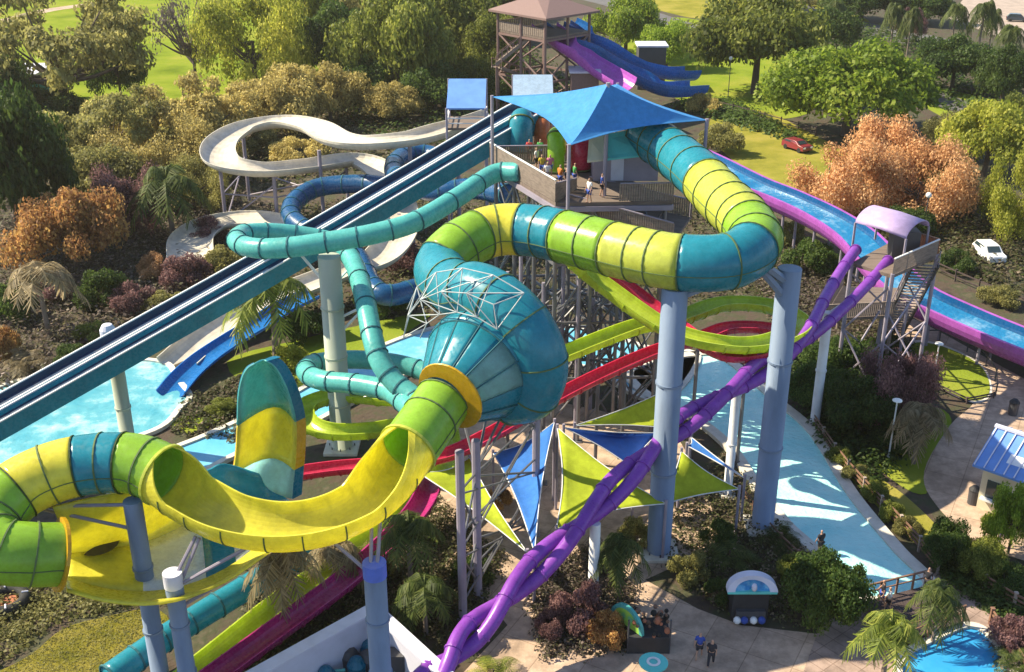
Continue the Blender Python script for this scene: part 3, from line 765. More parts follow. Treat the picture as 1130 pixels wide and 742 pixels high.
# braided purple tubes
bp_ = path([(962, 282, 10.6), (925, 328, 9.9), (885, 375, 9.3), (830, 414, 8.6), (775, 452, 8.0), (728, 488, 7.4), (658, 560, 6.0), (570, 648, 4.2), (505, 716, 3.0), (462, 764, 2.2)])
bc = smooth(bp_, 16); bf = frames(bc, True)
keys = [(0, -.5), (32, 0), (48, 1), (80, 2), (96, 3), (112, 4), (128, 5), (144, 6)]   # half turns at each crossing
def turns(i):
    for (a, u_), (b, v_) in zip(keys, keys[1:]):
        if a <= i <= b: return u_ + (v_ - u_) * (i - a) / (b - a)
    return keys[-1][1]
_tw = turns
def turns(i): return sum(_tw(max(0, min(144, i + d))) for d in range(-12, 13, 2)) / 13
for sg, lab in ((1, 'glossy purple tube slide, strand leaving the landing nearer the tall pillar'), (-1, 'glossy purple tube slide, strand leaving the landing nearer the stairs')):
    pts = []
    for i in range(0, len(bf), 4):
        p, s, u, t = bf[i]; vd = (p - Vector((0, 0, CZ))).normalized()
        ang = turns(i) * math.pi + math.pi / 2
        amp =   .46 if i > 30 else .46 + .8 * (1 - i / 30)
        pts.append(p + s * (sg * amp * math.cos(ang)) + u * (sg * amp * math.sin(ang)))
    tube_slide('braided_tube_slide', lab, pts, .40, M['purple'], rings=20, ring_mat=M['purple'], k=5, world=True)

# great blue and purple flume on the far side
rf, rfr = flume('raft_flume', 'wide raft flume, blue water channel with a purple near wall, passing behind the landing', [(765, 168, 7.2), (790, 180, 6.9), (830, 200, 6.5), (870, 216, 6.2), (910, 235, 5.7), (945, 258, 5.2), (975, 290, 4.6), (1005, 318, 4.1), (1060, 345, 3.5), (1130, 374, 3.1), (1230, 412, 2.8)],
    1.75, M['orchid'], wide=1.2, deep=1.15, bed=fib('deep_blue_bed', (.01, .10, .28), .1), th=.3)
wm = MB()
wm.grid([[p - s * 1.55 - u * .55, p + s * 1.55 - u * .55] for p, s, u, t in rfr]); wm.build('water_sheet', watermat('flume_water', (.01, .13, .32), (.03, .24, .46), foam=.35, bscale=2.5, strength=.8), rf)
[n for n in bpy.data.materials['flume_water'].node_tree.nodes if n.type == 'BSDF_PRINCIPLED'][0].inputs['Specular IOR Level'].default_value = .12
for i in range(4, len(rfr), 9):
    p = rfr[i][0]; s = rfr[i][1]
    for g_ in (-1, 1): MB().bar((p.x + s.x * g_, p.y + s.y * g_, 0), (p.x + s.x * g_, p.y + s.y * g_, p.z - 1.2), .14, 8).build('support_post', M['steel_mauve'], rf)

# far slide tower chutes
def chute(label, pts, r, m): return flume('chute', label, pts, r, m, wide=1.1, deep=1.0, bed=m)
chute('purple chute dropping from the far tower', [(601, 26, 13), (622, 42, 12), (645, 58, 10.2), (665, 73, 8.6), (690, 88, 7.6)], 1.9, M['orchid'])
chute('blue chute beside the purple one, dropping from the far tower', [(617, 24, 13), (640, 40, 11.6), (668, 57, 9.2), (700, 76, 6.6), (735, 92, 4.6), (772, 92, 3.8)], 2.0, M['blue'])
chute('outermost blue chute from the far tower, on the road side', [(630, 22, 13), (655, 36, 11.4), (685, 54, 8.6), (715, 69, 6.2), (745, 76, 4.8), (765, 76, 4.4)], 1.9, M['blue'])
# ------------------------------------------------------------------ great pillars
def pillar(label, foot, top_z, r, m, cap=None, rings=2, group=None, lean=None):
    root = thing('support_pillar', label, 'pillar', base(foot), group)
    n = 24; mb = MB()
    mb.lathe([(r + .25, 0), (r + .25, .18), (r, .2), (r, top_z), (r * .96, top_z + .03), (.01, top_z + .04)], base(foot), n)
    sh = mb.build('shaft', m, root, smooth=False)
    for p_ in sh.data.polygons: p_.use_smooth = abs(p_.normal.z) < .5
    ft_ = MB().box(base(foot, .12), (r * 3.2, r * 3.2, .24)); ft_.build('footing', M['coping'], root, bevel=.04)
    for k in range(8):
        a = 2 * math.pi * k / 8; MB().bar(base(foot, .24) + Vector((math.cos(a) * (r + .14), math.sin(a) * (r + .14), 0)), base(foot, .40) + Vector((math.cos(a) * (r + .14), math.sin(a) * (r + .14), 0)), .045, 6).build('anchor_bolt', M['steel_dk'], root)
    rb = MB()
    for k in range(1, rings + 1):
        z = top_z * k / (rings + 1); rb.lathe([(r, z - .06), (r + .06, z - .06), (r + .06, z + .06), (r, z + .06)], base(foot), n)
    if rings: rb.build('weld_band', m, sh)
    if cap:
        MB().lathe([(r + .03, top_z - .7), (r + .03, top_z + .06), (.01, top_z + .07)], base(foot), n).build('cap', cap, root)
    return root
def footpos(px, py_top, ztop): 
    p = P(px, py_top, ztop); return base(p)
pl1 = pillar('tall lavender pillar beside the plaza path carrying the teal and yellow tube bend', footpos(745, 318, 17.2), 17.2, .72, M['col'])
pl2 = pillar('tall lavender free topped pillar standing at the river edge', P(841, 582, 0), 17.3, .68, M['col'])
pl3 = pillar('lavender pillar under the joint of green tube and half pipe', footpos(146, 553, 11.2), 11.2, .44, M['col'])
pl4 = pillar('short lavender pillar with a pale round top in front of the wave basin', footpos(190, 633, 8.6), 8.6, .42, M['col'], cap=M['lav_white'])
pl5 = pillar('lavender pillar with a bright blue cap under the half pipe', footpos(413, 622, 9.4), 9.4, .52, M['col'], cap=M['col_cap'])
pl6 = pillar('sage green pillar rising behind the palm to the aqua tube', footpos(363, 283, 14.4), 14.4, .74, M['col_olive'], rings=3)
pl7 = pillar('sage pillar standing in the splash pool under the speed slide', footpos(128, 402, 6.6), 6.6, .5, M['col_olive'], rings=1)
pl8 = pillar('slim white post under the braided purple tubes by the dark bushes', footpos(914, 345, 9.0), 9.0, .34, M['steel_lt'], rings=1)
pl9 = pillar('slim white post rising from the river bank under the braided tubes', footpos(813, 430, 7.8), 7.8, .28, M['steel_lt'], rings=1)
pl10 = pillar('white concrete post on the plaza under the low end of the braided tubes', footpos(657, 578, 5.2), 5.2, .3, M['steel_lt'], rings=0)

def arms(parent, name, segs, m, r=.09):
    mb = MB()
    for a, b in segs: mb.bar(a, b, r, 6)
    return mb.build(name, m, parent)
t3 = base(footpos(146, 553, 11.2)); 
arms(pl3, 'bracket', [(t3 + Vector((0, 0, 11.0)), P(46, 559, 10.6)), (t3 + Vector((0, 0, 9.6)), P(46, 562, 10.5)), (t3 + Vector((0, 0, 11.0)), P(148, 535, 11.5))], M['steel_mauve'])
t4 = footpos(190, 633, 8.6)
arms(pl4, 'bracket', [(t4 + Vector((0, 0, 8.2)), P(216, 592, 10.1)), (t4 + Vector((0, 0, 7.4)), P(220, 594, 10.1)), (t4 + Vector((0, 0, 7.8)), P(270, 606, 9.8)), (t4 + Vector((0, 0, 6.6)), P(250, 640, 7.2))], M['steel_mauve'])
t5 = footpos(413, 622, 9.4)
arms(pl5, 'bracket', [(t5 + Vector((-.15, 0, 9.4)), P(410, 572, 10.5)), (t5 + Vector((.15, 0, 9.4)), P(420, 566, 10.6)), (t5 + Vector((0, 0, 8.6)), P(370, 600, 9.9))], M['steel_mauve'])
t1 = footpos(745, 318, 17.2)
arms(pl1, 'bracket', [(t1 + Vector((0, 0, 17.1)), P(735, 305, 17.5)), (t1 + Vector((.3, 0, 16.7)), P(790, 312, 17.5))], M['col'], .22)
t2 = P(841, 582, 0)
arms(pl2, 'bracket', [(t2 + Vector((0, 0, 16.4)), P(842, 292, 18.2)), (t2 + Vector((0, 0, 15.4)), P(842, 300, 17.6))], M['col'], .25)
t6 = footpos(363, 283, 14.4)
arms(pl6, 'bracket', [(t6 + Vector((0, 0, 12)), P(330, 279, 14.5)), (t6 + Vector((0, 0, 12.2)), P(386, 296, 12.0)), (t6 + Vector((0, 0, 8.5)), P(402, 340, 10.8)), (t6 + Vector((0, 0, 9.8)), P(402, 338, 11)), (t6 + Vector((0, 0, 6)), P(400, 424, 6.6)), (t6 + Vector((0, 0, 5)), P(350, 420, 6.2)), (t6 + Vector((0, 0, 14)), P(345, 273, 14.6))], M['steel_lt'], .1)
t8 = footpos(914, 345, 9.0); arms(pl8, 'bracket', [(t8 + Vector((0, 0, 8.4)), P(885, 382, 8.8)), (t8 + Vector((0, 0, 8.9)), P(930, 335, 9.4)), (t8 + Vector((0, 0, 8.7)), P(958, 310, 9.7))], M['steel_lt'])
t7 = footpos(128, 402, 6.6); MB().lathe([(.01, 1.05), (.35, .95), (.55, .6), (.55, 0), (.01, 0)], P(120, 372, 7.0), 14).build('float_cap', M['lav_white'], pl7)

# plain steel posts holding the flumes
def plain_post(px, py, z, r, m, label, group=None, legs=None):
    p = P(px, py, z); b0 = base(p)
    mb = MB().bar(b0, b0 + Vector((0, 0, z)), r, 10)
    mb.box(b0 + Vector((0, 0, .05)), (.6, .6, .1))
    o = mb.build('support_post', m, None, origin=b0); tag(o, label, 'post', group)
    return b0
posts_spiral = []
for px, py, z in ((243, 186, 7.0), (302, 194, 6.6), (352, 166, 8.9), (382, 185, 5.9), (268, 148, 8.2), (452, 158, 11), (505, 147, 11.6), (440, 236, 4.6)):
    posts_spiral.append(plain_post(px, py, z, .2, M['steel_mauve'], 'mauve steel post holding up the bone white circling flume', 'posts under the circling flume'))
bm_ = MB(); a, b_, c_, d_, e_ = posts_spiral[0], posts_spiral[1], posts_spiral[2], posts_spiral[3], posts_spiral[4]
V = lambda p, z: Vector((p.x, p.y, z))
for p, q in ((a, b_), (b_, d_), (a, e_), (e_, c_)):
    bm_.bar(V(p, 4.2), V(q, 4.2), .09, 6); bm_.bar(V(p, 1.0), V(q, 5.6), .09, 6)
o = bm_.build('cross_bracing', M['steel_mauve'], None, origin=base(a)); tag(o, 'mauve diagonal bracing tied between the posts of the circling flume', 'bracing')

for px, py, z, lab in ((600, 452, 5.6, 'post'), (690, 405, 7.0, 'post'), (660, 418, 6.6, 'post'), (770, 386, 8.6, 'post'), (640, 385, 7.3, 'post'), (560, 420, 6.4, 'post'), (825, 386, 8.8, 'post'), (870, 378, 8.6, 'post')):
    plain_post(px, py, z, .13, M['steel'], 'thin grey post carrying the lime and crimson flumes', 'thin posts under the lime and crimson flumes')
for px, py, z in ((525, 486, 10.2), (507, 498, 10.6), (592, 455, 8.6)):
    plain_post(px, py, z, .24, M['steel_dk'] if 0 else M['steel_mauve'], 'grey lattice braced post standing beneath the funnel', 'posts beneath the funnel')
fb = MB(); q1, q2, q3 = base(P(525, 486, 10.2)), base(P(507, 498, 10.6)), base(P(592, 455, 8.6))
for z0, z1 in ((1, 4), (4, 1), (4.5, 8), (8, 4.5)): 
    fb.bar(V(q1, z0), V(q3, z1), .07, 5); fb.bar(V(q2, z0), V(q1, z1), .07, 5); fb.bar(V(q2, z0), V(q3, z1), .06, 5)
for z in (2.4, 5.5, 8.2): fb.bar(V(q1, z), V(q3, z), .07, 5); fb.bar(V(q2, z), V(q1, z), .07, 5)
for (x, y, z) in ((505, 440, 11), (560, 445, 10.5), (590, 420, 11.2), (545, 420, 10.6)): fb.bar(V(q1, 8.5), P(x, y, z), .08, 5); fb.bar(V(q3, 7.5), P(x, y, z), .08, 5)
o = fb.build('cross_bracing', M['steel'], None, origin=q1); tag(o, 'grey steel lattice of struts propping the teal funnel from below', 'bracing')

# ------------------------------------------------------------------ main tower
DZ = 17.0
dF, dL, dR = P(613, 224, DZ), P(541, 180, DZ), P(742, 222, DZ)
dB1 = dL + (dR - dF) * 1.05; dB2 = dR + (dL - dF) * .85
tw = thing('slide_tower', 'steel framed slide tower with a dark timber deck under the blue canopy', 'tower', base((dF + dB1 + dB2) / 3))
hexa = [dL, dF, dR, dB2, dB1]
MB().prism([(p.x, p.y) for p in hexa], DZ - .25, DZ).build('deck', M['deck'], tw)
eb = MB()
for i in range(5): eb.beam(hexa[i] - Vector((0, 0, .45)), hexa[(i + 1) % 5] - Vector((0, 0, .45)), .25, .35)
eb.build('edge_beam', M['steel_mauve'], tw)
# posts grid with bracing down to the ground
nodes = {}
U = (dF - dL); W2 = (dR - dF)
for i in range(4):
    for j in range(4):
        p = dL + U * (.04 + .92 * i / 3) + W2 * (.03 + .94 * j / 3)
        nodes[i, j] = p
        MB().bar((p.x, p.y, 0), (p.x, p.y, DZ - .3), .15, 8).build('tower_post', M['steel'], tw)
lv = [3.6, 8, 12.4, 16.4]
br = MB()
def span(p, q, diag):
    for k, z in enumerate(lv):
        MB().beam(V(p, z), V(q, z), .14, .18).build('floor_beam', M['steel'], tw)
        z0 = lv[k - 1] if k else .2
        if diag: br.bar(V(p, z0), V(q, z), .08, 5); 
        if diag == 2 and k % 2: br.bar(V(q, z0), V(p, z), .08, 5)
for i in range(4):
    for j in range(4):
        if i < 3: span(nodes[i, j], nodes[i + 1, j], 2 if j in (0, 3) else 0)
        if j < 3: span(nodes[i, j], nodes[i, j + 1], 2 if i in (0, 3) else 1 if i == 2 else 0)
br.build('brace', M['steel'], tw)
# lower landing and ramp towards the front
g0 = P(628, 236, 15.8); g1 = P(742, 268, 14.6); g2 = P(762, 240, 14.8); g3 = P(650, 214, 16.0)
rm = MB().add([g0, g1, g2, g3] + [p - Vector((0, 0, .22)) for p in (g0, g1, g2, g3)], [(0, 1, 2, 3), (7, 6, 5, 4), (0, 4, 5, 1), (1, 5, 6, 2), (2, 6, 7, 3), (3, 7, 4, 0)])
rm.build('ramp', M['deck'], tw)
for k in range(3):
    p = g0.lerp(g1, .1 + .4 * k); q = g3.lerp(g2, .1 + .4 * k)
    for s_ in (p, q): MB().bar((s_.x, s_.y, 0), (s_.x, s_.y, s_.z - .2), .13, 8).build('tower_post', M['steel'], tw)
lb = MB()
for k in range(3):
    p = g0.lerp(g1, .1 + .4 * k)
    for m_ in range(2):
        if k < 2:
            p2 = g0.lerp(g1, .5 + .4 * k)
            for z0, z1 in ((.3, 5), (5, 10), (10, 14)): lb.bar(V(p, z0), V(p2, z1), .07, 5); lb.bar(V(p2, z0), V(p, z1), .07, 5); lb.bar(V(p, z1), V(p2, z1), .08, 5)
lb.build('brace', M['steel'], tw)
# dense yard of bracing in front of the tower, beneath the big tube
yb = MB(); yp = []
for px, py, z in ((560, 300, 11), (600, 312, 10.5), (622, 290, 12), (655, 330, 9), (690, 300, 11), (575, 275, 13), (640, 268, 14)):
    p = P(px, py, z); yp.append(p); MB().bar((p.x, p.y, 0), p, .14, 8).build('tower_post', M['steel_mauve'], tw)
for i in range(len(yp)):
    for j in range(i + 1, len(yp)):
        if (yp[i] - yp[j]).length < 7:
            for z0, z1 in ((1, 6), (6, 10)): yb.bar(V(yp[i], z0), V(yp[j], z1), .075, 5)
yb.build('brace', M['steel'], tw)

def paling(parent, name, a, b, h, m, rail, gap=.16, post_m=None, top_w=.12):
    """paling fence panel between two 3-D points (a, b on the deck)"""
    a = Vector(a); b = Vector(b); n = max(2, int((b - a).length / gap)); mb = MB(); d = (b - a); d.z = 0; d.normalize(); an = math.atan2(d.y, d.x)
    for i in range(n + 1):
        p = a.lerp(b, i / n); mb.box(p + Vector((0, 0, h / 2 + .04)), (gap * .78, .03, h), an)
    o = mb.build(name, m, parent)
    tb_ = MB().beam(a + Vector((0, 0, h + .08)), b + Vector((0, 0, h + .08)), top_w, .07); tb_.build('top_rail', rail, o)
    return o
paling(tw, 'guard_fence', dL, dF, 1.5, M['wood_grey'], M['rail_white'])
paling(tw, 'guard_fence', dF, dF.lerp(g3, .6), 1.3, M['wood_grey'], M['steel_mauve'])
paling(tw, 'guard_fence', g0, g1, 1.3, M['wood_grey'], M['steel_mauve'])
paling(tw, 'guard_fence', g3, g2, 1.2, M['wood_grey'], M['steel_mauve'])
paling(tw, 'guard_fence', dF.lerp(dR, .55), dR, 1.2, M['wood_grey'], M['steel_mauve'])
paling(tw, 'guard_fence', dL, dB1, 1.2, M['wood_grey'], M['steel_mauve'])
# canopy
cL, cF, cR = P(543, 107, 22.2), P(628, 161, 21.4), P(780, 133, 22.0)
cB = P(688, 84, 23.0); pk = P(671, 92, 24.6)
cB = cL + cR - cF; cB.z = 22.2
pk2 = Vector(((cL.x + cR.x) / 2, (cL.y + cR.y) / 2, 0)); 
pkz = 24.6; pk = P(671, 93, pkz)
can = thing('shade_canopy', 'large blue four pointed fabric canopy peaked over the slide tower', 'canopy', base(pk, DZ))
cb = MB(); cor = [cL, cF, cR, cB]
for i in range(4):
    a, b = cor[i], cor[(i + 1) % 4]; ctr = V(pk, (a.z + b.z) / 2); rows = []
    for v in range(13):
        q = v / 12; row = []
        for k in range(15):
            s_ = k / 14; e = a.lerp(b, s_); sag = 4 * s_ * (1 - s_)
            e = e.lerp(ctr, .20 * sag); e.z += .25 * sag
            p = e.lerp(V(pk, e.z), q); p.z = e.z + (pk.z - e.z) * q ** 1.35; row.append(p)
        rows.append(row)
    cb.grid(rows)
cb.build('fabric', M['canopy'], can, smooth=False, solid=.04)
for p in cor:
    MB().bar((p.x, p.y, DZ - 1), p + Vector((0, 0, .1)), .12, 8).build('mast', M['steel_mauve'], can)
MB().bar((pk.x, pk.y, DZ - .2), pk + Vector((0, 0, .1)), .14, 8).build('mast', M['steel_mauve'], can)

# things on the deck
hut = thing('deck_hut', 'small hut with turquoise and cream roof on the tower deck under the canopy', 'hut', P(690, 205, DZ))
h0 = P(690, 200, DZ)
MB().box(h0 + Vector((0, 1.6, 1.2)), (4.6, 3.2, 2.4)).build('wall', M['steel_mauve'], hut)
r1, r2, r3, r4 = P(648, 178, 19.4), P(722, 170, 19.6), P(712, 140, 21.0), P(650, 152, 20.8)
def slab(pts, t): 
    return MB().add(list(pts) + [p - Vector((0, 0, t)) for p in pts], [(0, 1, 2, 3), (7, 6, 5, 4), (0, 4, 5, 1), (1, 5, 6, 2), (2, 6, 7, 3), (3, 7, 4, 0)])
slab([r1.lerp(r2, .3), r2, r3, r4.lerp(r3, .3)], .12).build('roof', M['roof_teal'], hut)
slab([r1, r1.lerp(r2, .29), r4.lerp(r3, .29), r4], .12).build('roof', M['cream'], hut)['label'] = 'cream roof panel'
MB().beam(r1.lerp(r2, .3) + Vector((0, 0, .1)), r4.lerp(r3, .3) + Vector((0, 0, .1)), .25, .2).build('roof_ridge', M['aqua'], hut)
MB().box(h0 + Vector((-.6, -.02, 1.0)), (.9, .06, 1.9)).build('door', M['lav_white'], hut)

def upright_tube(name, label, px, py, m, h=3.0, r=.7, m2=None):
    p = P(px, py, DZ); root = thing(name, label, 'slide start', p)
    pts = [p + Vector((.2, 1.5, 1.0)), p + Vector((.1, .7, 2.2)), p + Vector((0, 0, h - .6)), p + Vector((0, -.4, 1.4)), p + Vector((0, -.5, .1))]
    f = frames(smooth(pts, 6), False); o = sweep(f, circ(r, 16)).build('tube', m, root, smooth=True)
    rb = MB(); ring(rb, f[-1], r, .05, .1); ring(rb, f[12], r, .05, .08); rb.build('flange_ring', m2 or M['seam'], o)
upright_tube('slide_entry', 'green tube entry hood standing on the tower deck', 613, 188, M['green'], 3.1, .62)
upright_tube('slide_entry', 'red tube entry hood beside the canopy front mast', 640, 186, M['red'], 2.6, .75)
upright_tube('slide_entry', 'orange tube entry hood behind the green one on the deck', 598, 160, fib('orange_fibreglass', (.70, .22, .08)), 2.4, .65)
upright_tube('slide_entry', 'teal tube entry hood at the head of the speed slide', 575, 166, M['teal'], 2.8, .9)

# ------------------------------------------------------------------ landing of the braided tubes
LZ = 10.4
ld = thing('slide_landing', 'timber landing under a lavender barrel roof where the braided purple tubes start', 'landing', base(P(985, 290, LZ)))
l0, l1, l2, l3 = P(940, 290, LZ), P(985, 304, LZ), P(1034, 282, LZ), P(985, 266, LZ)
slab([l0, l1, l2, l3], .25).build('deck', M['deck'], ld)
for p in (l0, l1, l2, l3): MB().bar((p.x, p.y, 0), (p.x, p.y, LZ + .1), .16, 8).build('landing_post', M['steel_mauve'], ld)
lb = MB()
for p, q in ((l0, l1), (l1, l2), (l2, l3), (l3, l0)):
    for z0, z1 in ((.5, 5), (5, .5), (5, 9.6)): lb.bar(V(p, z0), V(q, z1), .08, 5)
lb.build('brace', M['steel_mauve'], ld)
paling(ld, 'guard_fence', l1, l2, 1.2, M['wood_grey'], M['rail_white'])
paling(ld, 'guard_fence', l2, l3, 1.2, M['terracotta'], M['wood'])
# barrel roof
e0, e1 = P(944, 246, 12.7), P(1000, 264, 12.7); wv = (l3 - l0); wv.z = 0; wv.normalize(); rows = []
for i in range(13):
    a = math.pi * i / 12; off = wv * (1.9 * (1 - math.cos(a)) ) + Vector((0, 0, 0.8 * math.sin(a)))
    rows.append([e0 + off, e0.lerp(e1, .5) + off + Vector((0, 0, .1)), e1 + off])
MB().grid(rows).build('barrel_roof', M['roof_lav'], ld, smooth=True, solid=.08)
for p in (e0, e1, e0 + wv * 3.8, e1 + wv * 3.8): MB().bar((p.x, p.y, LZ), p, .09, 6).build('roof_post', M['steel_mauve'], ld)
MB().box((l0 + l2) / 2 + Vector((.8, .8, 1.0)), (2.0, 1.2, 2.0)).build('control_booth', M['steel_dk'], ld)
# stairs down from the landing
st = thing('staircase', 'steep dark staircase with pale treads descending from the landing to the walkway', 'stairs', base(P(990, 352, 0)))
s0, s1 = P(1022, 292, 10.2), P(984, 368, .3); n = 26; sd = Vector((s1.x - s0.x, s1.y - s0.y, 0)).normalized(); sn = Vector((-sd.y, sd.x, 0))
tm = MB()
for i in range(n):
    p = s0.lerp(s1, (i + .5) / n); tm.add([p + sn * a + sd * b + Vector((0, 0, c)) for c in (0, .06) for a, b in ((-.8, -.17), (.8, -.17), (.8, .17), (-.8, .17))], [(3, 2, 1, 0), (4, 5, 6, 7), (0, 1, 5, 4), (1, 2, 6, 5), (2, 3, 7, 6), (3, 0, 4, 7)])
tm.build('tread', M['dirt'], st)
for g_ in (-.9, .9):
    MB().beam(s0 + sn * g_, s1 + sn * g_, .1, .4).build('stringer', M['steel_dk'], st)
    rb = MB().beam(s0 + sn * g_ + Vector((0, 0, 1.1)), s1 + sn * g_ + Vector((0, 0, 1.1)), .07, .07)
    for i in range(14): p = s0.lerp(s1, i / 13) + sn * g_; rb.bar(p, p + Vector((0, 0, 1.1)), .03, 5)
    rb.beam(s0 + sn * g_ + Vector((0, 0, .6)), s1 + sn * g_ + Vector((0, 0, .6)), .05, .05)
    rb.build('handrail', M['steel_mauve'], st)
MB().bar(V(s0.lerp(s1, .5), 0), s0.lerp(s1, .5), .14, 8).build('stair_post', M['steel_mauve'], st)
# lower timber platform by the landing
lp = thing('viewing_platform', 'grey timber viewing platform with railings under the landing', 'platform', base(P(950, 345, 4.0)))
v_ = [P(908, 352, 4.2), P(985, 348, 4.2), P(996, 318, 4.2), P(930, 316, 4.2)]
slab(v_, .25).build('deck', M['deck'], lp)
for p in v_: MB().bar((p.x, p.y, 0), (p.x, p.y, 4), .15, 8).build('platform_post', M['wood_grey'], lp)
for i in (0, 1, 3): paling(lp, 'guard_fence', v_[i], v_[(i + 1) % 4], 1.1, M['wood_grey'], M['wood_grey'])

# ------------------------------------------------------------------ far slide tower
FZ = 12.5; fo = P(598, 34, FZ)
ft = thing('far_slide_tower', 'mauve timber tower with a wide hipped brown roof far behind the canopy', 'tower', base(fo))
q = [fo + Vector(v) for v in ((-6.5, 1, 0), (.3, -6.5, 0), (7, 0, 0), (.5, 7, 0))]
slab(q, .3).build('deck', M['deck'], ft)
for p in q + [(q[0] + q[1]) / 2, (q[1] + q[2]) / 2]: MB().bar((p.x, p.y, 0), (p.x, p.y, FZ + 2.9), .22, 8).build('tower_post', M['roof_brown'], ft)
xb = MB()
for i in range(4):
    p, p2 = q[i], q[(i + 1) % 4]
    for z0, z1 in ((.5, 6), (6, .5), (6, 12), (12, 6)): xb.bar(V(p, z0), V(p2, z1), .14, 5)
    for z in (6, 12): xb.beam(V(p, z), V(p2, z), .2, .3)
xb.build('brace', M['roof_brown'], ft)
for i in (0, 3): paling(ft, 'guard_fence', q[i], q[(i + 1) % 4], 1.2, M['wood_grey'], M['roof_brown'], gap=.4)
rz = FZ + 2.9; rt = [V(fo, 0) + (V(p, 0) - V(fo, 0)) * 1.22 + Vector((0, 0, rz)) for p in q]; rd0 = fo + Vector((-1.0, 0, 5.2)); rd1 = fo + Vector((1.2, 0, 5.2))
MB().add(rt + [rd0, rd1] + [p - Vector((0, 0, .3)) for p in rt], [(0, 1, 5, 4), (1, 2, 5), (2, 3, 4, 5), (3, 0, 4), (9, 8, 7, 6), (0, 6, 7, 1), (1, 7, 8, 2), (2, 8, 9, 3), (3, 9, 6, 0)]).build('hipped_roof', M['roof_brown'], ft)
# its stair flights
sf = thing('far_staircase', 'zigzag mauve timber stair flights beside the far slide tower', 'stairs', base(P(560, 75, 0)))
for (x0_, y0_, z0_), (x1_, y1_, z1_) in (((585, 40, 12), (548, 70, 8)), ((548, 74, 7.6), (600, 92, 4)), ((590, 96, 3.6), (552, 110, .4))):
    a, b = P(x0_, y0_, z0_), P(x1_, y1_, z1_); d = (b - a); d.z = 0; d.normalize(); nn = Vector((-d.y, d.x, 0))
    fl = MB()
    for k in range(14): 
        p = a.lerp(b, (k + .5) / 14); fl.beam(p - nn * 1.1, p + nn * 1.1, .5, .12)
    for g_ in (-1.15, 1.15): fl.beam(a + nn * g_, b + nn * g_, .15, .45)
    f_ = fl.build('stair_flight', M['wood_grey'], sf)
    hr = MB()
    for g_ in (-1.15, 1.15):
        hr.beam(a + nn * g_ + Vector((0, 0, 1.2)), b + nn * g_ + Vector((0, 0, 1.2)), .12, .12)
        for k in range(7): p = a.lerp(b, k / 6) + nn * g_; hr.bar(p, p + Vector((0, 0, 1.2)), .06, 5)
    hr.build('handrail', M['roof_brown'], f_)
    for p in (a, b): MB().bar((p.x, p.y, 0), p, .16, 6).build('stair_post', M['roof_brown'], sf)
# grey block hut tops near the chutes
def small_hut(label, px, py, z, d, wall, roof, name='pump_house', over=.3):
    p = P(px, py, z); h = z; root = thing(name, label, 'hut', base(p))
    MB().box((p.x, p.y, h / 2), (d[0], d[1], h)).build('wall', wall, root)
    MB().box((p.x, p.y, h + .14), (d[0] + over * 2, d[1] + over * 2, .26)).build('roof', roof, root)
    MB().box((p.x, p.y - d[1] / 2 - .03, 1.05), (1.0, .06, 2.1)).build('door', M['dark'], root)
small_hut('dark block hut with a pale flat top beside the blue chutes', 719, 50, 7, (4.5, 4), M['steel_dk'], M['lav_white'])
small_hut('mauve block hut with a pale flat top at the foot of the purple chute', 645, 78, 7.5, (4, 4), M['roof_brown'], M['lav_white'])
# two shelters with blue roofs by the bone flume start
def shelter(label, px, py, z, wx, wy, m, tilt=.5):
    p = P(px, py, z); root = thing('shelter', label, 'shelter', base(p))
    a, b, c, d = (p + Vector(v) for v in ((-wx, -wy, -tilt), (wx, -wy, -tilt), (wx, wy, tilt), (-wx, wy, tilt)))
    slab([a, b, c, d], .15).build('roof', m, root)
    for q_ in (a, b, c, d): MB().bar((q_.x, q_.y, 0), q_, .12, 6).build('shelter_post', M['steel_mauve'], root)
    MB().box((p.x, p.y, z - 3.0), (wx * 1.9, wy * 1.9, .25)).build('deck', M['deck'], root)
    rl = MB()
    for i_, (u_, v2) in enumerate(((a, b), (a, d), (b, c))): rl.beam(V(u_, z - 1.9), V(v2, z - 1.9), .1, .1); rl.beam(V(u_, z - 2.4), V(v2, z - 2.4), .08, .08)
    rl.build('railing', M['steel_lt'], root)
shelter('open shelter with a sky blue roof at the start of the bone white flume', 515, 103, 16, 1.9, 2.6, M['roof_blue'], .9)
shelter('pale blue roofed shelter behind the left tip of the blue canopy', 588, 95, 14, 2.2, 2.2, fib('pale_blue_roof', (.45, .60, .78)), .8)

# teal building at the edge of the lawn
tb_ = P(8, 118, 0); bl = thing('park_building', 'long low building with teal walls and pale roof behind the big olive oak', 'building', tb_)
MB().box(tb_ + Vector((-4, 4, 2.4)), (18, 8, 4.8)).build('wall', mat('teal_wall', (.04, .24, .30), .7, .1), bl)
MB().box(tb_ + Vector((-4, 4, 5.0)), (19, 9, .4)).build('roof', M['lav_white'], bl)
for k in range(4):
    MB().box(tb_ + Vector((-9 + 4 * k, -.03, 2.6)), (1.8, .08, 1.5)).build('window', M['glass'], bl)

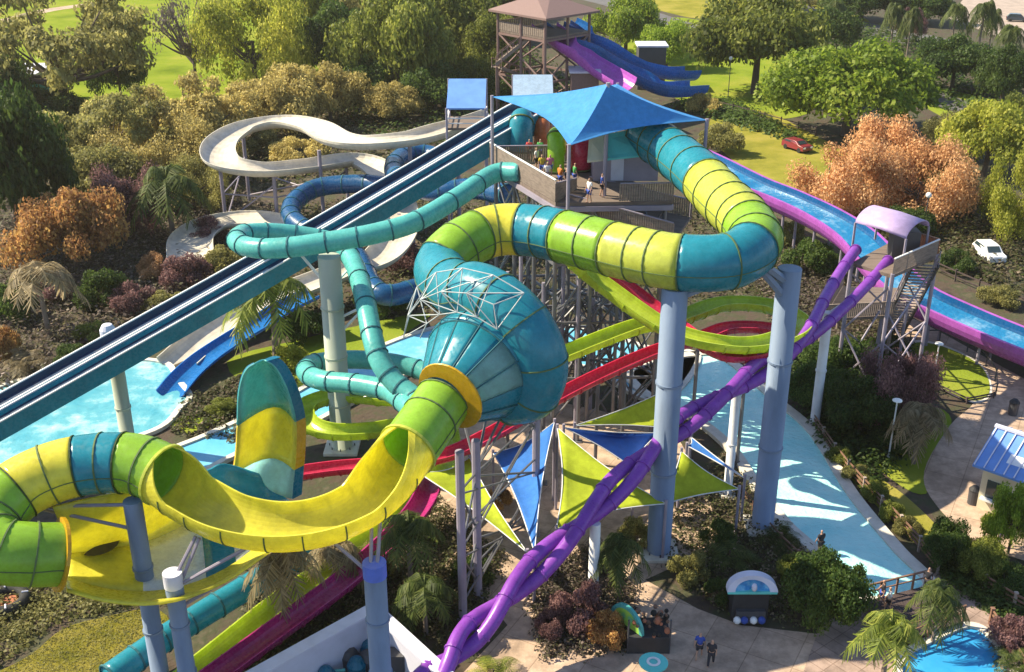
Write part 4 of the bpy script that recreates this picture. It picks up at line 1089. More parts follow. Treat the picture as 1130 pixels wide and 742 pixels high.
# ------------------------------------------------------------------ blue roofed hut by the walkway
HZ = 3.2
hb_ = P(1072, 560, 0)
kh = thing('kiosk_hut', 'cream kiosk with a blue and white ribbed metal roof beside the curved walkway', 'kiosk', hb_)
ku = (P(1130, 565, 0) - P(1075, 545, 0)).normalized(); kv = Vector((-ku.y, ku.x, 0))
k0 = P(1077, 560, 0)
def kp(a, b, z): return k0 + ku * a + kv * b + Vector((0, 0, z))
an = math.atan2(ku.y, ku.x)
MB().prism([(kp(a, b, 0).x, kp(a, b, 0).y) for a, b in ((0, 0), (7, 0), (7, 5), (0, 5))], .02, HZ).build('wall', M['cream'], kh)
rf_ = [kp(-.5, -.7, HZ + .1), kp(7.6, -.7, HZ + .1), kp(7.6, 2.5, HZ + 1.5), kp(-.5, 2.5, HZ + 1.5)]
slab(rf_, .14).build('roof_slope', M['roof_blue'], kh)
rb_ = [kp(-.5, 2.5, HZ + 1.5), kp(7.6, 2.5, HZ + 1.5), kp(7.6, 5.7, HZ + .1), kp(-.5, 5.7, HZ + .1)]
slab(rb_, .14).build('roof_slope', M['lav_white'], kh)['label'] = 'white rear roof slope'
rr = MB()
for k in range(14):
    a = -.4 + 8 * k / 13; rr.beam(kp(a, -.7, HZ + .16), kp(a, 2.5, HZ + 1.56), .07, .07); rr.beam(kp(a, 5.7, HZ + .16), kp(a, 2.5, HZ + 1.56), .07, .07)
rr.build('roof_rib', M['lav_white'], kh)
MB().beam(kp(-.55, 2.5, HZ + 1.6), kp(7.65, 2.5, HZ + 1.6), .3, .16).build('ridge_cap', M['lav_white'], kh)
for a, wd in ((.4, 1.3), (3.2, 2.2)): MB().box(kp(a + wd / 2, -.03, 1.5), (wd, .08, 1.5), an).build('serving_window', M['glass'], kh)
MB().box(kp(-.03, 1.6, 1.1), (.08, 1.1, 2.1), an).build('door', mat('teal_door', (.02, .22, .24), .5), kh)
MB().prism([(kp(a, b, 0).x, kp(a, b, 0).y) for a, b in ((.2, -.45), (6, -.45), (6, -.01), (.2, -.01))], .9, 1.0).build('counter', M['white'], kh)
slab([kp(1.2, .2, HZ + .52), kp(2.3, .2, HZ + .52), kp(2.3, .9, HZ + .83), kp(1.2, .9, HZ + .83)], .05).build('skylight', M['white'], kh)
# bins
def bin_(label, px, py):
    p = P(px, py, 0); root = thing('litter_bin', label, 'bin', p)
    MB().lathe([(.01, .02), (.34, .02), (.36, 1.0), (.01, 1.0)], p, 14).build('body', M['steel_dk'], root, smooth=False)
    MB().lathe([(.38, 1.0), (.38, 1.08), (.2, 1.3), (.01, 1.34)], p, 14).build('lid', M['dark'], root)
bin_('dark litter bin standing on the walkway above the blue roofed kiosk', 1117, 458)
bin_('dark litter bin against the shaded kiosk wall', 1073, 556)

# white walled enclosure near the camera
en = thing('walled_enclosure', 'pale lavender walled equipment enclosure below the blue capped pillar', 'enclosure', base(P(410, 690, 0)))
c0 = P(412, 672, 2.8); c1 = P(250, 762, 2.8); c2 = P(520, 772, 2.8)
for a, b in ((c0, c1), (c0, c2)):
    MB().beam(V(a, 1.4), V(b, 1.4), .3, 2.8).build('wall', M['lav_white'], en)
    MB().beam(V(a, 2.86), V(b, 2.86), .75, .12).build('coping', M['lav_white'], en)
ep = MB(); rnd = random.Random(9)
pumps = thing('pump_set', 'teal pumps and pipes crowded inside the walled enclosure', 'pumps', base(P(400, 735, 0)))
for k in range(9):
    p = P(rnd.uniform(350, 430), rnd.uniform(722, 765), 0)
    tk = MB().lathe([(.01, 0), (.45, 0), (.5, .9), (.3, 1.25), (.01, 1.35)], p, 12); tk.build('filter_tank', M['teal_dark'] if k % 3 else M['steel_dk'], pumps, smooth=False)
pp = MB()
for k in range(8):
    a = P(rnd.uniform(345, 440), rnd.uniform(715, 765), .8); b = a + Vector((rnd.uniform(-2, 2), rnd.uniform(-2, 2), 0)); pp.bar(a, b, .09, 6); pp.bar(b, (b.x, b.y, 0), .09, 6)
pp.build('pipe', M['aqua'], pumps)
MB().box(P(436, 735, .9), (1.0, .8, 1.8)).build('control_cabinet', M['steel_dk'], pumps)

# ------------------------------------------------------------------ shade sails
def sail(label, pts, m, group=None, sag=.35, poles=True):
    ps = [P(*p) for p in pts]; ce = sum(ps, Vector()) / len(ps)
    root = thing('shade_sail', label, 'shade sail', base(ce))
    a, b, c = ps[:3]; n = 12; mb = MB(); idx = {}
    for i in range(n + 1):
        for j in range(n + 1 - i):
            u_, v_ = i / n, j / n; w_ = 1 - u_ - v_
            p = a * u_ + b * v_ + c * w_
            e = 27 * u_ * v_ * w_
            s_ = 4 * max(u_ * v_, v_ * w_, u_ * w_) * (1 - e)
            p = p.lerp(ce, .16 * s_); p.z -= sag * e; idx[i, j] = len(mb.v); mb.v.append(tuple(p))
    for i in range(n):
        for j in range(n - i):
            mb.f.append((idx[i, j], idx[i + 1, j], idx[i, j + 1])); mb.m.append(0)
            if j < n - i - 1: mb.f.append((idx[i + 1, j], idx[i + 1, j + 1], idx[i, j + 1])); mb.m.append(0)
    mb.build('fabric', m, root, smooth=True, solid=.03)
    eb = MB()
    for e0_, e1_ in ((0, 1), (1, 2), (2, 0)):
        prev = None
        for q in range(13):
            t_ = q / 12; p = ps[e0_].lerp(ps[e1_], t_); p = p.lerp(ce, .16 * 4 * t_ * (1 - t_))
            if prev is not None: eb.bar(prev, p, .035, 5)
            prev = p
    eb.build('edge_cable', M['steel_lt'], root)
    for p in ps: MB().bar((p.x, p.y, 0), p + Vector((0, 0, .25)), .09, 8).build('mast', M['steel_mauve'], root)
sail('blue triangular shade sail hanging beside the funnel posts', [(544, 500, 4.2), (612, 466, 5.8), (590, 610, 3.4)], M['sail_blue'])
sail('tall lime shade sail reaching from the shared mast towards the braided tubes', [(615, 472, 6.0), (735, 556, 4.0), (614, 584, 3.4)], M['sail_lime'])
sail('navy shade sail between the lime sail and the tall pillar', [(622, 472, 5.8), (728, 478, 4.8), (700, 518, 3.8)], M['sail_navy'])
sail('flat lime shade sail behind the navy one under the crimson flume', [(634, 470, 5.6), (728, 434, 5.8), (732, 472, 4.4)], M['sail_lime'])
sail('long lime shade sail stretched under the yellow half pipe', [(462, 522, 4.4), (518, 505, 4.4), (582, 610, 3.2)], M['sail_lime'])
sail('bright green shade sail at the river bank beside the tall pillar', [(752, 498, 4.4), (816, 540, 3.2), (722, 560, 3.0)], M['sail_lime'])
sail('narrow blue shade sail over the river bank', [(762, 482, 4.2), (822, 528, 3.2), (758, 492, 3.8)], M['sail_blue'], sag=.1)
# ------------------------------------------------------------------ plants
def fastmesh(name, verts, faces4, mats):
    me = bpy.data.meshes.new(name); nv = len(verts); nf = len(faces4)
    me.vertices.add(nv); me.vertices.foreach_set('co', np.asarray(verts, np.float32).ravel())
    me.loops.add(nf * 4); me.polygons.add(nf)
    me.loops.foreach_set('vertex_index', np.asarray(faces4, np.int32).ravel())
    me.polygons.foreach_set('loop_start', np.arange(0, nf * 4, 4, dtype=np.int32))
    for m in mats: me.materials.append(m)
    me.update(calc_edges=True); me.validate()
    return me

def leafquads(c, nrm, size, rg):
    """a folded-free leaf spray (quad) at each point, facing roughly nrm"""
    n = len(c); r = rg.normal(size=(n, 3)); x = np.cross(nrm, r); x /= np.linalg.norm(x, axis=1)[:, None] + 1e-9
    y = np.cross(nrm, x); y /= np.linalg.norm(y, axis=1)[:, None] + 1e-9
    s = size * rg.uniform(.6, 1.35, (n, 1)); asp = rg.uniform(.45, .8, (n, 1))
    v = np.stack([c - x * s, c + y * s * asp, c + x * s, c - y * s * asp], 1)
    return v.reshape(-1, 3)

def clump_cloud(rg, cent, rad, per, size, shell=.7, flat=.8):
    ps, ns = [], []
    for (c, r) in zip(cent, rad):
        n = int(per * (r / np.mean(rad)) ** 2)
        d = rg.normal(size=(n, 3)); d[:, 2] = d[:, 2] * .9 + .25; d /= np.linalg.norm(d, axis=1)[:, None]
        q = r * (shell + (1 - shell) * rg.uniform(0, 1.35, (n, 1)))
        p = c + d * q * np.array([1, 1, flat])
        ps.append(p); ns.append(d * .8 + rg.normal(size=(n, 3)) * .55 + np.array([0, 0, .2]))
    p = np.concatenate(ps); nn = np.concatenate(ns); nn /= np.linalg.norm(nn, axis=1)[:, None]
    return leafquads(p, nn, size, rg)

def limb_mesh(name, trunk, limbs, r0, m):
    mb = MB()
    def tube(pts, ra, rb, n=6):
        f = frames(smooth(pts, 3), False); k = len(f)
        sweep(f, circ(1, n), mb=mb, scale=lambda q: ra + (rb - ra) * q)
    tube(trunk, r0, r0 * .55, 8)
    for l in limbs: tube(l, r0 * .42, r0 * .10, 5)
    o = mb.build(name, m); me = o.data; bpy.data.objects.remove(o); return me

def make_crown(kind, seed):
    """unit tree: half width 1, height 1 -> (crown mesh, trunk mesh)"""
    rg = np.random.default_rng(seed); rnd = random.Random(seed)
    if kind == 'broad':
        k = 58; cent, rad = [], []
        for i in range(k):
            d = rg.normal(size=3); d /= np.linalg.norm(d); d[2] = abs(d[2]) * 1.15 - .4
            q = rg.uniform(.5, 1.12)
            cent.append(np.array([d[0] * .78 * q, d[1] * .78 * q, .50 + d[2] * .42 * q])); rad.append(.09 + .22 * rg.uniform(0, 1) ** 1.5)
        v = clump_cloud(rg, cent, rad, 330, .027, .5, .72); lim = cent[:12]; r0 = .055; top = .5
    elif kind == 'airy':
        k = 46; cent, rad = [], []
        for i in range(k):
            a = rg.uniform(0, 6.283); q = rg.uniform(.15, 1) ** .6; h = .35 + .6 * rg.uniform(0, 1) * (1 - .55 * q * q)
            cent.append(np.array([math.cos(a) * q * .88, math.sin(a) * q * .88, h])); rad.append(rg.uniform(.09, .19))
        v = clump_cloud(rg, cent, rad, 300, .022, .35, .6); lim = cent[:26]; r0 = .05; top = .34
    elif kind == 'bare':
        k = 40; cent, rad = [], []
        for i in range(k):
            a = rg.uniform(0, 6.283); q = rg.uniform(.1, 1) ** .6; h = .42 + .56 * rg.uniform(0, 1) * (1 - .4 * q * q)
            cent.append(np.array([math.cos(a) * q * .9, math.sin(a) * q * .9, h])); rad.append(rg.uniform(.08, .16))
        v = clump_cloud(rg, cent, rad, 60, .018, .1, .7); lim = cent; r0 = .045; top = .42
    elif kind == 'willow':
        k = 40; cent, rad = [], []
        for i in range(k):
            a = rg.uniform(0, 6.283); q = rg.uniform(.0, 1) ** .5; h = .14 + .78 * rg.uniform(0, 1) * (1 - .5 * q * q)
            cent.append(np.array([math.cos(a) * q * .8, math.sin(a) * q * .8, h])); rad.append(rg.uniform(.13, .24))
        v = clump_cloud(rg, cent, rad, 620, .017, .3, .85); lim = cent[:10]; r0 = .045; top = .4
    elif kind == 'shrub':
        k = 22; cent, rad = [], []
        for i in range(k):
            a = rg.uniform(0, 6.283); q = rg.uniform(0, 1) ** .5; h = .15 + .65 * rg.uniform(.2, 1) * (1 - .7 * q * q)
            cent.append(np.array([math.cos(a) * q * .75, math.sin(a) * q * .75, h])); rad.append(rg.uniform(.17, .3))
        v = clump_cloud(rg, cent, rad, 420, .032, .6, .75); lim = cent[:6]; r0 = .05; top = .2
    elif kind == 'palm':
        vs = []; 
        nf = 26
        for i in range(nf):
            az = 6.283 * i / nf * 2.4 + rg.uniform(-.2, .2); el = rg.uniform(-.25, 1.15); ln = rg.uniform(.8, 1.05)
            p = np.array([0, 0, .78]); seg = 12; d = np.array([math.cos(az) * math.cos(el), math.sin(az) * math.cos(el), math.sin(el) * .45])
            sd = np.array([-math.sin(az), math.cos(az), 0]); pts = []
            for s in range(seg + 1):
                pts.append(p.copy()); p = p + d * ln / seg; d = d + np.array([0, 0, -.05 - .004 * s]); 
            for s in range(seg):
                a, b = pts[s], pts[s + 1]; w_ = .05 + .30 * math.sin(math.pi * min(1, (s + .8) / (seg + .6))) ** .8
                for sg in (-1, 1):
                    for h in (0, .5):
                        q = a + (b - a) * h; t = q + sd * sg * w_ * rg.uniform(.7, 1) + (b - a) * 1.1 + np.array([0, 0, -.06 * rg.uniform(.5, 1.6)])
                        vs += [q, q + (b - a) * .48, t + (b - a) * .22, t]
                vs += [a + np.array([0, 0, .006]), b + np.array([0, 0, .006]), b + sd * .012, a + sd * .012]
        v = np.array(vs); lim = []; r0 = .075; top = .78
    elif kind == 'stalk':       # broad upright fronds without a trunk
        vs = []; nf = 30
        for i in range(nf):
            az = rg.uniform(0, 6.283); el = rg.uniform(.35, 1.4); ln = rg.uniform(.75, 1.1)
            b0 = np.array([rg.uniform(-.25, .25), rg.uniform(-.25, .25), .02]); p = b0.copy(); seg = 9
            d = np.array([math.cos(az) * math.cos(el), math.sin(az) * math.cos(el), math.sin(el) * .95]); sd = np.array([-math.sin(az), math.cos(az), 0]); pts = []
            for s in range(seg + 1): pts.append(p.copy()); p = p + d * ln / seg; d = d + np.array([math.cos(az) * .04, math.sin(az) * .04, -.14])
            for s in range(2, seg):
                a, b = pts[s], pts[s + 1]; w_ = .05 + .2 * math.sin(math.pi * (s - 1) / seg)
                for sg in (-1, 1):
                    for h in (0, .5):
                        q = a + (b - a) * h; t = q + sd * sg * w_ + (b - a) * 1.2 + np.array([0, 0, -.04])
                        vs += [q, q + (b - a) * .3, t + (b - a) * .1, t]
        v = np.array(vs); lim = []; r0 = .04; top = .3
    nq = len(v) // 4
    cm = fastmesh(kind + '_crown', v, np.arange(nq * 4).reshape(-1, 4), [L['mid']])
    ln = rnd.uniform(-.08, .08)
    trunk = [(0, 0, 0), (ln * .5, ln * .3, top * .5), (ln, ln * .4, top), ]
    limbs = []
    for c in lim:
        s = Vector((ln * .8, ln * .3, top * rnd.uniform(.6, 1))); e = Vector(c); m_ = s.lerp(e, .5) + Vector((rnd.uniform(-.06, .06), rnd.uniform(-.06, .06), -.04))
        limbs.append([s, m_, e])
    tm = limb_mesh(kind + '_trunk', trunk, limbs, r0, M['bark'])
    return cm, tm

VAR = {k: [make_crown(k, 11 * i + 3 + len(k)) for i in range(n)] for k, n in (('broad', 4), ('airy', 2), ('bare', 1), ('willow', 2), ('shrub', 3), ('palm', 3), ('stalk', 2))}
TREES = 0
trnd = random.Random(21)
def plant(kind, px, py, wpx, hpx, leaf, label, cat=None, bark=None, group=None, name=None, loc=None, w=None, h=None):
    global TREES
    p = loc or P(px, py, 0); s = mpp(p)
    ang = math.atan2(CZ, p.y)
    W = w or wpx * s; H = h or max(.5, (hpx * s * 1.06 - .10 * W * math.sin(ang) * (0 if kind == 'palm' else 1)) / math.cos(ang)); W *= 1.12
    if kind in ('broad', 'airy', 'willow') and px < 560 and py < 320: W *= 1.15; H *= 1.22
    cm, tm = VAR[kind][TREES % len(VAR[kind])]; TREES += 1
    names = {'palm': 'palm_tree', 'shrub': 'shrub', 'stalk': 'palm_shrub'}
    root = thing(name or names.get(kind, 'tree'), label, cat or {'palm': 'palm tree', 'shrub': 'shrub', 'stalk': 'shrub'}.get(kind, 'tree'), p, group)
    root.rotation_euler = (0, 0, trnd.uniform(0, 6.283)); root.scale = (W / 2, W / 2, H)
    for nm, me, m in (('trunk', tm, M[bark or ('bark_pale' if kind == 'palm' else 'bark')]), ('crown', cm, L[leaf])):
        if kind in ('shrub', 'stalk') and nm == 'trunk': nm = 'stem'
        o = bpy.data.objects.new(nm, me); COL.objects.link(o); o.parent = root
        o.material_slots[0].link = 'OBJECT'; o.material_slots[0].material = m
    if kind == 'palm':
        pass
    return root

T = plant
# --- left woods, far to near
T('airy', 78, 132, 165, 122, 'olive', 'big spreading olive oak with open crown in front of the teal building')
T('bare', 218, 104, 88, 118, 'greyish', 'nearly bare tree standing alone on the mown lawn', bark='bark_violet')
T('willow', 284, 108, 112, 118, 'yellow', 'feathery yellow green tree at the lawn edge beside the bare tree')
T('broad', 345, 72, 80, 92, 'yellow', 'yellow green tree above the golden bushes, next to the feathery one')
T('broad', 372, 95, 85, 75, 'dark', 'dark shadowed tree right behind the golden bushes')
T('airy', 395, 40, 95, 62, 'olive', 'olive tree at the top edge above the dark shadowed tree')
T('broad', 440, 112, 105, 105, 'mid', 'rounded green tree in the grove above the bone white flume')
T('broad', 495, 84, 110, 92, 'mid', 'tall leafy green tree in the middle of the grove by the far tower stairs')
T('broad', 462, 48, 95, 70, 'bright', 'sunlit fresh green tree at the back of the grove')
T('broad', 530, 44, 90, 66, 'mid', 'green tree just beside the brown roof of the far tower')
T('broad', 412, 80, 80, 70, 'olive', 'olive tinged tree on the outer side of the grove')
T('willow', 540, 92, 70, 66, 'mid', 'loose green tree under the far tower stair flights')
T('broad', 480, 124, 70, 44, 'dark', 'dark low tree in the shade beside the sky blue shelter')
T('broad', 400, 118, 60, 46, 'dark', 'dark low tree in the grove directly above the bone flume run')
T('broad', 560, 20, 80, 40, 'mid', 'green tree top behind the brown hipped roof')
T('broad', 455, 16, 100, 40, 'olive', 'olive tree crown cut by the top edge above the grove')
T('broad', 372, 16, 80, 36, 'dark', 'dark tree crown cut by the top edge beside the mown lawn')
T('broad', 318, 148, 80, 62, 'gold', 'golden bushy tree peeping over the loop of the bone flume')
T('broad', 365, 135, 70, 52, 'gold', 'amber bushy tree above the straight run of the bone flume')
T('broad', 280, 132, 56, 36, 'gold', 'small golden bush tree beside the outer edge of the flume loop')
T('airy', 205, 178, 110, 78, 'gold', 'straw coloured tree between the lawn and the palm by the flume')
T('airy', 130, 195, 120, 82, 'olive', 'straw and olive tree below the big spreading oak')
T('willow', 165, 208, 100, 66, 'gold', 'pale golden loose tree above the plum coloured tree')
T('airy', 80, 210, 100, 62, 'olive', 'brownish olive tree beside the dark glossy tree')
T('broad', 24, 275, 110, 140, 'dark', 'dark glossy green tree at the edge of the left woods')
T('broad', 12, 150, 66, 70, 'dark', 'dark tree hiding the lower end of the teal building')
T('broad', 135, 118, 50, 66, 'dark', 'slim dark tree against the side of the olive oak')
T('broad', 60, 142, 70, 36, 'dark', 'low dark tree in the shade under the olive oak')
T('willow', 148, 258, 76, 70, 'plum', 'plum coloured tree behind the orange one')
T('broad', 86, 300, 100, 78, 'rust', 'orange and rust flushed round tree beneath the plum one')
T('palm', 192, 268, 80, 84, 'palm_dark', 'green palm with drooping fronds standing by the flume loop')
T('palm', 55, 372, 78, 82, 'palm_dry', 'dry brownish palm in the scrub above the speed slide')
T('shrub', 116, 338, 66, 46, 'dark', 'dark green shrub between the dry palm and the rusty tree')
T('shrub', 14, 352, 60, 52, 'dark', 'dark shrub at the picture edge below the glossy tree')
T('shrub', 150, 345, 56, 40, 'plum', 'plum brown shrub in the scrub above the speed slide rails')
T('shrub', 205, 316, 60, 40, 'plum', 'mauve brown shrub below the green palm')
T('shrub', 250, 300, 50, 34, 'olive', 'olive shrub close to the aqua tube loop')
T('shrub', 105, 380, 46, 30, 'mid', 'small green shrub right above the white float cap')
T('shrub', 172, 308, 40, 30, 'orange', 'small orange shrub near the foot of the green palm')
T('stalk', 30, 410, 60, 50, 'palm_dry', 'straw coloured palm shrub just above the speed slide')
T('shrub', 5, 400, 40, 50, 'rust', 'rust red shrub at the picture edge above the speed slide')

# --- more of the left woods
T('willow', 240, 196, 90, 60, 'gold', 'pale golden tree just outside the bend of the bone flume loop')
T('willow', 160, 165, 100, 56, 'gold', 'wheat coloured tree at the foot of the mown lawn')
T('broad', 115, 228, 84, 56, 'olive', 'rounded brownish olive tree above the rust flushed one')
T('willow', 215, 232, 70, 52, 'olive', 'loose olive tree in front of the flume loop posts')
T('airy', 255, 162, 90, 52, 'gold', 'honey coloured open tree beyond the bone flume bend')
T('shrub', 330, 178, 70, 34, 'gold', 'golden shrub seen through the eye of the flume loop')
T('shrub', 290, 172, 60, 30, 'olive', 'olive shrub seen through the eye of the flume loop')
T('broad', 430, 134, 60, 36, 'gold', 'tawny low tree under the straight run of the bone flume')
T('shrub', 60, 330, 60, 34, 'plum', 'dusky shrub under the rust flushed tree')
T('shrub', 230, 268, 50, 30, 'plum', 'dusky shrub beside the low brownish flume')
T('shrub', 185, 345, 50, 28, 'olive', 'drab olive shrub low in the scrub over the slide rails')
T('shrub', 80, 405, 50, 30, 'dark', 'dark shrub close above the speed slide rails')
T('broad', 560, 118, 60, 40, 'dark', 'dark low tree between the two blue roofed shelters')
T('broad', 520, 112, 50, 40, 'mid', 'green low tree behind the sky blue shelter')
# --- around the pools on the left
T('palm', 305, 402, 96, 105, 'palm', 'tall palm with yellowish hanging fronds beside the sage pillar')
T('shrub', 318, 405, 46, 28, 'yellow', 'yellowish shrub at the foot of the tall palm')
T('shrub', 340, 372, 60, 38, 'dark', 'dark shrub behind the sage green pillar')
T('shrub', 420, 350, 60, 40, 'dark', 'dark shrub under the navy tube behind the aqua tube')
T('shrub', 245, 455, 40, 16, 'mid', 'flat green hedge shrub on the bank by the splash pool')
T('shrub', 450, 300, 60, 36, 'plum', 'brown shrub below the bone flume near the funnel')
# --- right side
T('broad', 832, 104, 150, 112, 'mid', 'large dark crowned tree on the lawn by the road')
T('broad', 690, 62, 84, 66, 'bright', 'bright lime green tree between the brown roof and the blue chutes')
T('broad', 735, 76, 62, 52, 'bright', 'smaller bright tree right behind the blue chutes')
T('broad', 932, 150, 180, 102, 'bright', 'wide bright green tree with cloud shaped crown behind the orange one')
T('willow', 918, 238, 124, 88, 'orange', 'orange autumn tree beside the raft flume, its nearer half')
T('willow', 1010, 240, 124, 94, 'orange', 'orange autumn tree closer to the lamps, the broader half')
T('willow', 965, 224, 118, 92, 'orange', 'middle orange tree set back between its two orange neighbours')
T('broad', 1085, 195, 110, 84, 'yellow', 'yellow green tree above the yellow one at the picture edge')
T('willow', 1108, 262, 96, 98, 'yellow', 'bright yellow feathery tree near the white car')
T('broad', 1048, 172, 70, 50, 'olive', 'olive tree between the wide bright tree and the path')
T('broad', 1125, 160, 60, 56, 'mid', 'green tree at the picture edge above the yellow green one')
T('broad', 1040, 232, 60, 60, 'olive', 'dull olive tree behind the orange tree and the lamps')
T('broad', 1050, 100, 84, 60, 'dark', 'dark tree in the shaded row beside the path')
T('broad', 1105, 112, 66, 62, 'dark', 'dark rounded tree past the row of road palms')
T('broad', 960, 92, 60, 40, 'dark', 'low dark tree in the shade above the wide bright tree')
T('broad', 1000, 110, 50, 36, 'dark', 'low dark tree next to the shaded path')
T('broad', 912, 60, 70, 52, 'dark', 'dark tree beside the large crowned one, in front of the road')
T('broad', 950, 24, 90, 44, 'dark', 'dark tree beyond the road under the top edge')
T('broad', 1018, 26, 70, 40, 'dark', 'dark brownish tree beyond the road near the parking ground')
T('broad', 880, 14, 80, 34, 'olive', 'olive tree beyond the road at the top edge')
T('airy', 1000, 50, 40, 40, 'plum', 'thin brown tree right at the kerb of the road')
for px, py, w_, h_, lab in ((918, 42, 26, 42, 'slender dark palm by the road, first of the row from the large tree'), (982, 58, 28, 56, 'slender palm standing in the verge in front of the road'), (1000, 66, 26, 58, 'slender palm close behind the verge palm'),
                            (1048, 62, 30, 58, 'slender palm where the road meets the parking ground'), (1078, 64, 34, 64, 'taller palm with bushy head by the parking ground'), (1090, 60, 26, 50, 'short slender palm beside the taller bushy headed one'), (1108, 84, 36, 56, 'palm in front of the dark car')):
    T('palm', px, py, w_, h_, 'palm_dark', lab)
T('shrub', 775, 124, 44, 22, 'gold', 'tawny shrub at the end of the blue chutes')
T('shrub', 795, 170, 56, 40, 'olive', 'olive shrub beside the start of the raft flume')
T('broad', 1000, 262, 60, 34, 'dark', 'dark low tree behind the landing roof')
T('shrub', 1055, 300, 44, 26, 'dark', 'dark shrub beside the landing stairs on the raft flume side')
T('shrub', 1100, 335, 50, 26, 'olive', 'olive shrub behind the raft flume near the white car')
# --- river bank right
T('willow', 985, 470, 88, 96, 'plum', 'plum leaved tree standing between the landing and the oval lawn')
T('palm', 1008, 512, 62, 66, 'palm_dry', 'dry palm with hanging dead fronds near the lamp')
T('broad', 905, 452, 74, 52, 'dark', 'dark rounded bush tree beside the slim white post')
T('broad', 948, 480, 84, 62, 'dark', 'dark bush tree in the middle of the shaded river bank')
T('broad', 925, 425, 80, 52, 'dark', 'dark bush tree behind the slim white post')
T('shrub', 985, 495, 60, 34, 'dark', 'dark shrub under the plum leaved tree')
T('shrub', 890, 300, 66, 44, 'dark', 'dark shrub under the braided tubes near the landing')
T('shrub', 870, 270, 40, 30, 'olive', 'olive shrub right behind the tall pillar top')
for px, py, w_, h_, lf, lab in ((925, 512, 34, 22, 'mid', 'clipped shrub nearest the slim white post along the river fence'), (945, 532, 34, 22, 'olive', 'clipped shrub second along the river fence'), (965, 553, 34, 24, 'mid', 'clipped shrub third along the river fence'),
                                (984, 572, 34, 24, 'mid', 'clipped shrub fourth along the river fence'), (1002, 590, 34, 24, 'olive', 'clipped shrub last before the round bushes by the fence')):
    T('shrub', px, py, w_, h_, lf, lab)
T('broad', 1042, 622, 56, 46, 'dark', 'dark round bush where the river fence meets the bridge walk')
T('broad', 1078, 636, 56, 42, 'mid', 'mid green round bush beside the dark one at the bridge walk')
T('shrub', 1108, 650, 60, 34, 'dark', 'dark shrub behind the bridge walk near the picture edge')
T('broad', 1112, 612, 56, 74, 'bright', 'small bright green tree in front of the kiosk')
T('shrub', 1095, 585, 30, 20, 'mid', 'low shrub at the foot of the kiosk wall')
# --- bottom
T('broad', 912, 688, 96, 74, 'dark', 'dense dark bush tree at the end of the river')
T('stalk', 930, 640, 46, 30, 'palm_dark', 'broad leaved plant leaning over the river edge')
T('palm', 1028, 712, 58, 66, 'palm_dark', 'dark palm in front of the bridge')
T('palm', 972, 765, 84, 80, 'palm', 'sunlit yellow green palm at the bottom edge beside the blue pool')
T('stalk', 1120, 745, 60, 50, 'palm_dark', 'dark spiky plant at the corner beside the blue pool')
T('shrub', 1112, 715, 60, 40, 'plum', 'brown shrub below the bridge walk')
T('palm', 455, 660, 84, 88, 'palm_dark', 'dark palm between the blue capped pillar and the grey posts')
T('palm', 470, 700, 70, 60, 'palm_dark', 'lower dark palm above the walled enclosure')
T('palm', 318, 690, 76, 86, 'palm_dry', 'dry brown palm under the half pipe')
T('palm', 372, 660, 66, 60, 'palm_dry', 'dry palm beside the crimson flume under the half pipe')
T('shrub', 412, 640, 50, 40, 'olive', 'olive shrub behind the blue capped pillar')
T('stalk', 545, 752, 66, 46, 'palm', 'green spiky plant at the bottom edge under the braided tubes')
T('palm', 682, 660, 60, 66, 'palm_dark', 'dark palm leaning over the plaza beside the tall pillar')
T('shrub', 640, 690, 70, 50, 'plum', 'reddish brown shrub bed beside the braided tubes')
T('shrub', 668, 712, 56, 42, 'rust', 'rusty shrub behind the arched stall')
T('shrub', 612, 700, 44, 30, 'plum', 'brown shrub right under the braided tubes')
T('shrub', 760, 640, 50, 34, 'olive', 'olive shrub next to the foot of the tall pillar')
T('stalk', 805, 622, 66, 46, 'palm_dark', 'dark spiky plant between the two tall pillars')
T('shrub', 790, 600, 44, 30, 'dark', 'dark shrub below the bright green shade sail')
T('stalk', 860, 600, 50, 40, 'palm_dark', 'dark fronds at the river edge by the tall pillar')
T('shrub', 872, 640, 44, 34, 'mid', 'green shrub at the river edge near the standing wader')
T('shrub', 795, 665, 40, 30, 'dark', 'dark shrub behind the domed stall')
T('shrub', 700, 600, 44, 30, 'olive', 'olive shrub close to the tall pillar foot on the sail side')
T('shrub', 520, 640, 50, 34, 'dark', 'dark shrub round the feet of the grey posts')
T('shrub', 545, 560, 40, 26, 'rust', 'rusty shrub under the lime sail near the grey posts')

